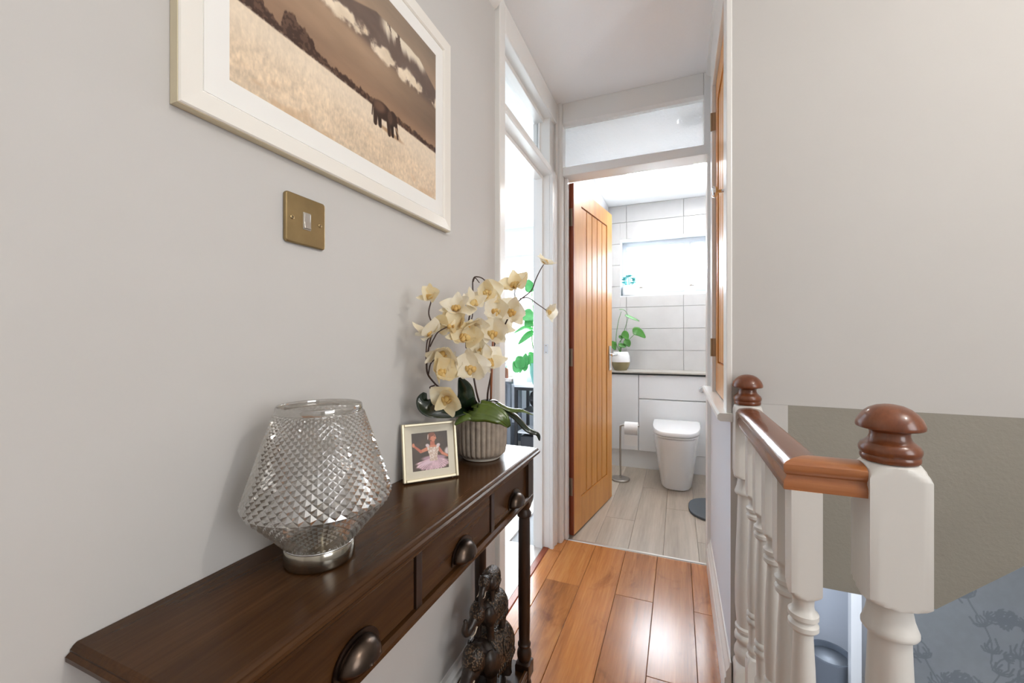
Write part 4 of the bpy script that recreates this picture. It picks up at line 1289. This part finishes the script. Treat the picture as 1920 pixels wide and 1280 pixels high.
# ================================================================== ELEPHANT STATUE ON THE LOWER SHELF
es = thing('elephant_statue', 'dark carved statue of three stacked elephants on the table shelf', 'statue', (-.517, 1.105, .075))
ped = obj('plinth', MB().lathe([(.040, 0), (.044, .004), (.044, .012), (.040, .018)], 40, rfun=lambda r, z, a: r * (1 + .35 * abs(math.sin(a)) ** 2)), 'carve', es, smooth='auto')
def elephant(z0, s, trunk_up, parent, rot=0):
    """an elephant facing -Y, shoulder height about s"""
    mb = MB()
    T = lambda x, y, z: (x * s, y * s, z * s)
    def eb(x, y, z, rx, ry, rz, rx_=0):
        mb.ball(T(x, y, z), (rx * s, ry * s, rz * s), 20, 14, Euler((rx_, 0, 0)).to_matrix())
    eb(0, .10, .62, .30, .44, .33)
    eb(0, .30, .60, .28, .28, .32)
    eb(0, -.20, .64, .28, .26, .32)
    eb(0, -.50, .78, .21, .23, .26)
    eb(0, -.60, .68, .16, .18, .20)
    eb(0, -.40, .72, .20, .25, .22)
    for x, y, dy in ((-.17, -.24, -.05), (.17, -.24, .04), (-.17, .38, .05), (.17, .38, -.03)):
        mb.tube([T(x, y, .55), T(x, y + dy * .5, .30), T(x, y + dy, .08), T(x, y + dy, 0)], [.135 * s, .105 * s, .095 * s, .115 * s], 14)
    if trunk_up:
        tp = [(0, -.70, .70), (0, -.86, .58), (0, -1.00, .55), (0, -1.08, .66), (0, -1.02, .82), (0, -1.06, .90)]
    else:
        tp = [(0, -.70, .66), (0, -.82, .46), (0, -.86, .26), (0, -.90, .10), (0, -1.02, .06), (0, -1.08, .14)]
    c = catmull([T(*p) for p in tp], 5)
    mb.tube(c, [(.125 - .075 * i / (len(c) - 1)) * s for i in range(len(c))], 12)
    mb.tube([T(0, .52, .70), T(0, .58, .50), T(0, .56, .28)], [.03 * s, .022 * s, .02 * s], 8)
    e = obj('elephant', mb, 'carve', parent, smooth=True, loc=(0, 0, z0), rot=(0, 0, rot))
    rm = e.modifiers.new('remesh', 'REMESH')
    rm.mode = 'VOXEL'
    rm.voxel_size = .030 * s
    rm.use_smooth_shade = True
    sm = e.modifiers.new('smooth', 'SMOOTH')
    sm.iterations = 4
    # ears
    for sx in (-1, 1):
        vs = [T(sx * .17, -.46, .86)]
        ring = []
        for k in range(14):
            a = 2 * PI * k / 14
            ring.append(T(sx * (.24 + .07 * math.cos(a)), -.33 + .17 * math.cos(a), .66 + .25 * math.sin(a) - .05 * math.cos(a)))
        mbe = MB().add([T(sx * .29, -.36, .68)] + ring, [(0, 1 + k, 1 + (k + 1) % 14) for k in range(14)])
        eo = obj('ear', mbe, 'carve', e, smooth=True)
        so = eo.modifiers.new('solid', 'SOLIDIFY')
        so.thickness = .04 * s
        so.offset = 0
        # tusk
        c = catmull([T(sx * .10, -.70, .58), T(sx * .13, -.84, .48), T(sx * .12, -.98, .50)], 4)
        obj('tusk', MB().tube(c, [(.028 - .022 * i / (len(c) - 1)) * s for i in range(len(c))], 8), 'ivory', e, smooth=True)
    # saddle blanket with fringe, draped over the back
    vs, fs = [], []
    nu, nv = 22, 12
    for j in range(nv + 1):
        y = -.20 + .66 * j / nv
        ry = math.sqrt(max(.05, 1 - ((y - .10) / .56) ** 2))
        for i in range(nu + 1):
            a = PI * (-.12 + 1.24 * i / nu)
            vs.append(T(.335 * ry ** .5 * math.cos(a), y, .62 + .365 * ry ** .4 * math.sin(a) - (.06 if math.sin(a) < 0 else 0)))
    for j in range(nv):
        for i in range(nu):
            a = j * (nu + 1) + i
            fs.append((a, a + 1, a + nu + 2, a + nu + 1))
    bo = obj('blanket', MB().add(vs, fs), 'rug_gold', e, smooth=True)
    so = bo.modifiers.new('solid', 'SOLIDIFY')
    so.thickness = .03 * s
    fr = MB()
    for sx in (-1, 1):
        for k in range(11):
            y = -.18 + .062 * k
            ry = math.sqrt(max(.05, 1 - ((y - .10) / .56) ** 2))
            fr.tube([T(sx * .325 * ry ** .5, y, .48), T(sx * .33 * ry ** .5, y, .42), T(sx * .315 * ry ** .5, y, .335)], [.017 * s, .022 * s, .012 * s], 6)
    obj('fringe', fr, 'rug_gold', e, smooth=True)['kind'] = 'stuff'
    # raised medallions and head cloth
    for sx in (-1, 1):
        md = MB()
        for rr_, th_ in ((.15, .022), (.085, .018)):
            pts = []
            for k in range(25):
                a = 2 * PI * k / 24
                y, zz = .12 + rr_ * math.cos(a), .70 + rr_ * math.sin(a)
                ry = math.sqrt(max(.05, 1 - ((y - .10) / .56) ** 2))
                ct_ = math.sqrt(max(0, 1 - ((zz - .62) / .365) ** 2))
                pts.append(T(sx * (.343 * ry ** .5 * ct_ + .005), y, zz))
            md.tube(pts, th_ * s * .6, 6)
        obj('medallion', md, 'rug_gold', e, smooth=True)
    hc = MB()
    nu, nv = 12, 8
    vs, fs = [], []
    for j in range(nv + 1):
        b_ = R(5 + 100 * j / nv)
        for i in range(nu + 1):
            a = PI * (.12 + .76 * i / nu)
            vs.append(T(.225 * math.cos(a), -.50 - .25 * math.sin(b_) * math.sin(a), .78 + .275 * math.cos(b_) * math.sin(a) ** .8))
    for j in range(nv):
        for i in range(nu):
            a = j * (nu + 1) + i
            fs.append((a, a + 1, a + nu + 2, a + nu + 1))
    ho = obj('head_cloth', MB().add(vs, fs), 'rug_gold', e, smooth=True)
    so = ho.modifiers.new('solid', 'SOLIDIFY')
    so.thickness = .02 * s
    return e
elephant(.016, .158, False, es, R(-6))
elephant(.016 + .150, .112, True, es, R(-10))
elephant(.016 + .150 + .106, .078, False, es, R(4))

# ================================================================== BATHROOM THINGS
cbn = thing('vanity_unit', 'low white cabinet run with slab doors under the dark-edged worktop', 'cabinet', (0, 0, 0))
obj('plinth', B(-.63, .515, 3.73, 3.75, 0, .150), 'white', cbn)
obj('carcass', B(-.63, .515, 3.735, 4.03, .150, .815), 'white', cbn)
obj('door', B(-.625, -.319, 3.712, 3.733, .155, .812), 'white', cbn, bevel=.003)
fp = obj('flush_panel', B(-.313, .51, 3.712, 3.733, .608, .812), 'white', cbn, bevel=.003)
obj('lower_panel', B(-.313, .51, 3.712, 3.733, .155, .600), 'white', cbn, bevel=.003)
fbn = obj('flush_button', MB().lathe([(.026, 0), (.026, .004), (.022, .010), (.018, .011), (.017, .008), (.002, .008)], 28), 'chrome', fp, loc=(.185, 3.712, .705), rot=(R(90), 0, 0), smooth='auto')
wt = thing('worktop', 'thin stone worktop with a black front edge behind the toilet', 'worktop', (0, 0, 0))
obj('slab', B(-.63, .515, 3.703, 4.04, .826, .838), 'counter', wt)
obj('edge', B(-.63, .515, 3.700, 4.04, .815, .8258), 'blackedge', wt)

tl = thing('toilet', 'white back-to-wall toilet with closed square-round lid', 'toilet', (-.012, 3.70, 0))
def dshape(hw, front, back, n=40, e=3.2):
    """plan outline, flat at the back (y=back), rounded towards -y (front)"""
    P = [(hw, back)]
    for k in range(n + 1):
        a = PI * k / n
        cx, sy = math.cos(a), math.sin(a)
        P.append((hw * math.copysign(abs(cx) ** (2 / e), cx), back + (front - back) * (abs(sy) ** (2 / e))))
    P.append((-hw, back))
    return P
def loft(levels):
    mb = MB()
    n = len(levels[0][0])
    vs = []
    for P, z in levels:
        vs += [(x, y, z) for x, y in P]
    fs = [tuple(range(n - 1, -1, -1)), tuple(range(len(vs) - n, len(vs)))]
    for j in range(len(levels) - 1):
        for i in range(n):
            k = (i + 1) % n
            fs.append((j * n + i, j * n + k, j * n + n + k, j * n + n + i))
    return mb.add(vs, fs)
obj('pan', loft([(dshape(.118, -.43, .010), 0), (dshape(.124, -.445, .010), .006), (dshape(.132, -.46, .010), .08), (dshape(.152, -.50, .010), .22), (dshape(.166, -.525, .010), .33), (dshape(.172, -.535, .010), .385), (dshape(.170, -.533, .010), .392), (dshape(.155, -.51, .010), .394)]), 'ceramic', tl, smooth='auto')
obj('seat', loft([(dshape(.168, -.53, -.03), .3945), (dshape(.175, -.54, -.03), .398), (dshape(.175, -.54, -.03), .408), (dshape(.170, -.535, -.03), .411)]), 'ceramic', tl, smooth='auto')
obj('lid', loft([(dshape(.172, -.538, -.03), .413), (dshape(.178, -.545, -.03), .417), (dshape(.178, -.545, -.03), .436), (dshape(.174, -.540, -.03), .443), (dshape(.160, -.52, -.03), .447), (dshape(.03, -.2, -.08), .449)]), 'ceramic', tl, smooth='auto')
rs_ = thing('toilet_roll_stand', 'slim brushed steel toilet roll stand beside the toilet', 'stand', (-.425, 3.36, 0))
obj('foot', MB().lathe([(.070, 0), (.072, .003), (.072, .012), (.068, .016), (.012, .018)], 40), 'steel', rs_, smooth='auto')
obj('pole', MB().tube(catmull([(0, 0, .016), (0, 0, .2), (0, 0, .40), (.006, 0, .43), (.03, 0, .437), (.06, 0, .437), (.145, 0, .437)], 6), .0075, 14), 'steel', rs_, smooth=True)
tr_ = thing('toilet_roll', 'white toilet roll hanging on the steel stand', 'toilet roll', (-.425 + .085, 3.36, .437 - .022), (0, R(90), 0))
rl_ = MB().lathe([(.018, -.05), (.050, -.05), (.050, .05), (.018, .05), (.018, -.05)], 36, caps=False)
obj('paper', rl_, 'paper', tr_, smooth='auto')
obj('loose_sheet', B(.045, .125, -.0505, -.0495, -.048, .048), 'paper', tr_)
mt = MB()
P = []
for k in range(40):
    a = 2 * PI * k / 40
    P.append((.27 + .205 * math.copysign(abs(math.cos(a)) ** .75, math.cos(a)), 2.96 + .20 * math.copysign(abs(math.sin(a)) ** .75, math.sin(a))))
mt.prism(P, 'z', .0005, .016)
tag(obj('bath_mat', mt, 'mat', bevel=.006), 'slate grey rounded bath mat on the bathroom floor', 'mat')

# plant in two-tone pot on the worktop
pp = thing('potted_plant', 'leafy green plant in a white and olive pot on the worktop', 'plant', (-.485, 3.86, .838))
obj('pot', MB().lathe([(.055, .073), (.082, .075), (.084, .095), (.080, .13), (.068, .165), (.064, .168), (.060, .160), (.03, .15)], 40), 'ceramic', pp, smooth='auto')
obj('pot_base', MB().lathe([(.045, 0), (.055, .002), (.070, .025), (.080, .055), (.083, .0755), (.06, .077)], 40), 'olive', pp, smooth='auto')
PB = Vector((-.485, 3.86, .838))
def wq(u, v, d, o):
    r, up = (u - 960) / 770.7, (640 - v) / 770.7
    return Vector((d * (r * CA - SA), d * (r * SA + CA), 1.1 + d * up)) - o
pd = 3.78
stalks = [((1155, 640), (1159, 605), (1165, 584)), ((1164, 640), (1172, 615), (1179, 592)), ((1166, 650), (1180, 636), (1192, 624)), ((1160, 645), (1166, 636), (1172, 629)), ((1165, 650), (1172, 645), (1176, 642))]
for a, b, c in stalks:
    stem('stem', [Vector((.0, 0, .15)), wq(*a, pd, PB), wq(*b, pd, PB), wq(*c, pd, PB)], .0032, .0022, 'leafg', pp)
for pts, w, nm in ((((1161, 580), (1170, 581), (1178, 590)), .012, (.2, -.2, .9)), (((1172, 591), (1186, 597), (1199, 602)), .026, (.2, -.5, .8)), (((1186, 622), (1196, 622), (1210, 633)), .042, (.3, -.9, .3)),
                   (((1166, 624), (1172, 628), (1177, 637)), .036, (.3, -.9, .2)), (((1170, 638), (1176, 642), (1180, 650)), .034, (.3, -.9, .2)), (((1152, 640), (1150, 646), (1154, 656)), .030, (.3, -.9, .2)), (((1160, 646), (1168, 648), (1174, 650)), .022, (.3, -.9, .3)), (((1160, 630), (1164, 632), (1168, 633)), .016, (.3, -.9, .3))):
    leaf('leaf', [wq(*q, pd - .03, PB) for q in pts], w, 'leafg', pp, nrm=nm, cupv=.2)

# things on the bathroom window sill
sz = wz0 + .012
sp = thing('succulent_pot', 'white pot of teal succulents on the bathroom window sill', 'plant', (-.436, 4.105, sz))
obj('pot', MB().lathe([(.048, 0), (.060, .004), (.064, .03), (.062, .09), (.058, .10), (.054, .10), (.052, .085), (.01, .085)], 36), 'ceramic', sp, smooth='auto')
rr = random.Random(5)
for k in range(9):
    a, h = rr.uniform(0, 6.28), rr.uniform(.11, .19)
    q = Vector((.045 * math.cos(a), .035 * math.sin(a), h))
    st_ = obj('stem', MB().tube([(q.x * .4, q.y * .4, .085), tuple(q)], .003, 6), 'teal', sp)
    mb = MB()
    for n in range(6):
        b_ = n * 1.047
        mb.ball(q + Vector((.016 * math.cos(b_), .016 * math.sin(b_), .004)), (.013, .009, .005), 10, 6, Euler((0, -.5, b_)).to_matrix())
    mb.ball(q + Vector((0, 0, .008)), .009, 10, 6)
    obj('rosette', mb, 'teal', st_, smooth=True)
for x, lab in ((-.325, 'small white lidded jar on the bathroom window sill beside the succulents'), (.115, 'small white lidded jar in front of the bathroom window mullion')):
    j = thing('lidded_jar', lab, 'jar', (x, 4.10, sz))
    obj('body', MB().lathe([(.026, 0), (.030, .003), (.031, .03), (.029, .062), (.026, .068)], 30), 'ceramic', j, smooth='auto')
    obj('lid', MB().lathe([(.027, .068), (.028, .070), (.028, .080), (.024, .084)], 30), 'steel', j, smooth='auto')
# ceiling panel and extractor
cp = thing('ceiling_light', 'square glowing light panel on the bathroom ceiling', 'lamp', (.20, 3.36, ZC))
obj('frame', MB().box(-.10, .10, -.14, .14, -.02, 0), 'upvc', cp, bevel=.003)
obj('diffuser', B(-.09, .09, -.13, .13, -.024, -.0195), 'panel', cp)
fill_panel = thing('ceiling_light', 'added square fill light panel on the bathroom ceiling between the door and the toilet', 'lamp', (-.25, 3.13, ZC))  # added out of view to brighten the toilet and cabinet fronts
obj('frame', MB().box(-.12, .12, -.12, .12, -.02, 0), 'upvc', fill_panel, bevel=.003)
obj('diffuser', B(-.11, .11, -.11, .11, -.024, -.0195), 'panel', fill_panel)
ev = thing('extractor_vent', 'round white extractor grille on the bathroom ceiling behind the fanlight', 'vent', (.07, 2.575, ZC))
obj('body', MB().lathe([(.085, 0), (.085, -.008), (.075, -.022), (.060, -.026), (.02, -.026)], 40), 'steel', ev, smooth='auto')
for r_ in (.02, .04, .06):
    obj('ring', MB().lathe([(r_ + .006, -.026), (r_ + .006, -.034), (r_, -.036), (r_ - .004, -.034), (r_ - .004, -.026)], 32, caps=False), 'black', ev, smooth='auto')

# ================================================================== LEFT ROOM THINGS
dk = thing('desk', 'pale desk with dark grey legs under the bedroom window', 'desk', (0, 0, 0))
obj('desk_top', B(-2.5, -1.585, 3.92, 4.33, .685, .715), 'palefloor', dk, bevel=.003)
obj('apron', B(-2.46, -1.62, 3.95, 4.30, .655, .685), 'binw', dk)
for x in (-2.44, -1.78, -1.63):
    for y in (3.97, 4.27):
        obj('leg', B(x - .018, x + .018, y - .018, y + .018, 0, .655), 'binw', dk)
sdt = thing('plant_stand', 'black metal plant stand with white top and lower shelf', 'side table', (0, 0, 0))
sx0, sx1, sy0, sy1 = -1.545, -1.02, 3.90, 4.28
obj('top', B(sx0, sx1, sy0, sy1, .635, .650), 'white', sdt)
obj('top_rim', rframe(0, 0, 0, 0, 0, 0, 0) if False else MB().box(sx0, sx1, sy0 - .004, sy0 + .02, .605, .636).box(sx0, sx1, sy1 - .02, sy1, .605, .634).box(sx0 - .004, sx0 + .02, sy0, sy1, .605, .636).box(sx1 - .02, sx1, sy0, sy1, .605, .634), 'black', sdt)
for x in (sx0 + .012, sx1 - .012):
    for y in (sy0 + .012, sy1 - .012):
        obj('leg', B(x - .014, x + .014, y - .014, y + .014, 0, .606), 'black', sdt)
obj('shelf', B(sx0 + .02, sx1 - .02, sy0 + .02, sy1 - .02, .165, .180), 'white', sdt)
tag(obj('storage_box', MB().box(-1.50, -1.06, 3.95, 4.24, 0, .13), 'darkgrey', bevel=.008), 'dark storage box on the floor under the plant stand', 'box')
tag(obj('waste_basket', MB().lathe([(.07, 0), (.09, .21), (.094, .215), (.086, .21), (.066, .01)], 28), 'binw', loc=(-1.68, 4.08, 0), smooth='auto'), 'small dark waste basket on the floor under the desk', 'bin')
tag(obj('round_vase', MB().lathe([(.04, 0), (.07, .01), (.105, .06), (.115, .11), (.10, .165), (.06, .20), (.045, .215), (.035, .21)], 32), 'black', loc=(-1.335, 4.09, .3955), smooth='auto'), 'black round vase on the upper tier of the plant stand', 'vase')
obj('tier', B(-1.50, sx1 - .02, 3.93, 4.25, .382, .395), 'black', sdt)
bo_ = thing('bottle', 'small brown pump bottle on the desk', 'bottle', (-1.685, 4.0, .715))
obj('body', MB().lathe([(.026, 0), (.029, .003), (.029, .095), (.024, .105), (.012, .110)], 24), 'amber', bo_, smooth='auto')
obj('pump', MB().lathe([(.014, .110), (.014, .135), (.006, .137), (.006, .16), (.016, .162), (.016, .170)], 20), 'chrome', bo_, smooth='auto')
rf = thing('standing_frame', 'pale picture frame standing on the desk before the bedroom window', 'photo frame', (-1.655, 4.20, .716), (R(-8), 0, R(8)))
obj('border', rframe(-.09, .09, 0, .25, .016, -.008, .008), 'frame', rf)
obj('picture', B(-.075, .075, .0, .004, .015, .235), 'mount', rf)
wpnt = thing('potted_houseplant', 'green leafed houseplant in a white pot on the plant stand', 'plant', (-1.51, 3.96, .6505))
obj('pot', MB().lathe([(.06, 0), (.066, .003), (.080, .13), (.082, .135), (.074, .135), (.07, .12), (.01, .12)], 32), 'ceramic', wpnt, smooth='auto')
Q = Vector((-1.51, 3.96, .6505))
for pts, w, nm in ((((973, 697), (969, 688), (963, 677)), .055, (.5, -.8, .3)), (((975, 690), (974, 676), (970, 668)), .060, (.3, -.9, .2)), (((978, 690), (984, 676), (986, 662)), .040, (.3, -.9, .2)), (((980, 690), (990, 674), (994, 664)), .035, (.3, -.9, .2)), (((980, 692), (984, 690), (990, 686)), .030, (.3, -.9, .2))):
    P3 = [wq(*q, 4.22, Q) for q in pts]
    so_ = stem('stem', [Vector((0, 0, .12)), P3[0] * .6 + Vector((0, 0, .05)), P3[0]], .004, .003, 'leafb', wpnt)
    leaf('leaf', P3, w, 'leafb', wpnt, nrm=nm, cupv=.25)
tpnt = thing('potted_rubber_plant', 'tall bright green plant in a teal pot on the plant stand', 'plant', (-1.365, 4.10, .6505))
obj('pot', MB().lathe([(.045, 0), (.055, .004), (.062, .05), (.080, .12), (.085, .22), (.086, .225), (.078, .225), (.075, .20), (.01, .20)], 32), 'tealpot', tpnt, smooth='auto')
Q2 = Vector((-1.365, 4.10, .6505))
stem('trunk', [Vector((0, 0, .2)), wq(998, 640, 4.3, Q2), wq(1000, 590, 4.3, Q2), wq(997, 545, 4.3, Q2)], .007, .004, 'leafg', tpnt)
for pts, w, nm in ((((997, 547), (994, 538), (990, 524)), .060, (.4, -.9, .1)), (((1000, 590), (990, 592), (977, 598)), .075, (.2, -.85, .4)), (((1003, 600), (993, 604), (984, 611)), .06, (.2, -.9, .2)), (((1001, 622), (988, 630), (972, 645)), .038, (.2, -.8, .5)), (((1000, 618), (984, 614), (964, 624)), .03, (.1, -.6, .7)), (((1003, 690), (998, 670), (992, 660)), .05, (.3, -.9, .2))):
    leaf('leaf', [wq(*q, 4.28, Q2) for q in pts], w, 'leafb', tpnt, nrm=nm, cupv=.2)

# ================================================================== PENDANT OVER THE STAIRWELL (the warm key light)
pn = thing('pendant_lamp', 'bare warm bulb hanging from the ceiling over the stairwell', 'lamp', (1.25, .36, ZC))
obj('ceiling_rose', MB().lathe([(.045, 0), (.045, -.006), (.03, -.022), (.008, -.026)], 28), 'upvc', pn, smooth='auto')
obj('cord', MB().tube([(0, 0, -.024), (0, 0, -.12)], .003, 8), 'upvc', pn)
obj('lampholder', MB().lathe([(.010, -.115), (.018, -.125), (.018, -.155), (.015, -.160)], 20), 'upvc', pn, smooth='auto')
obj('bulb', MB().ball((0, 0, -.195), .038, 20, 12), 'bulb', pn, smooth=True)
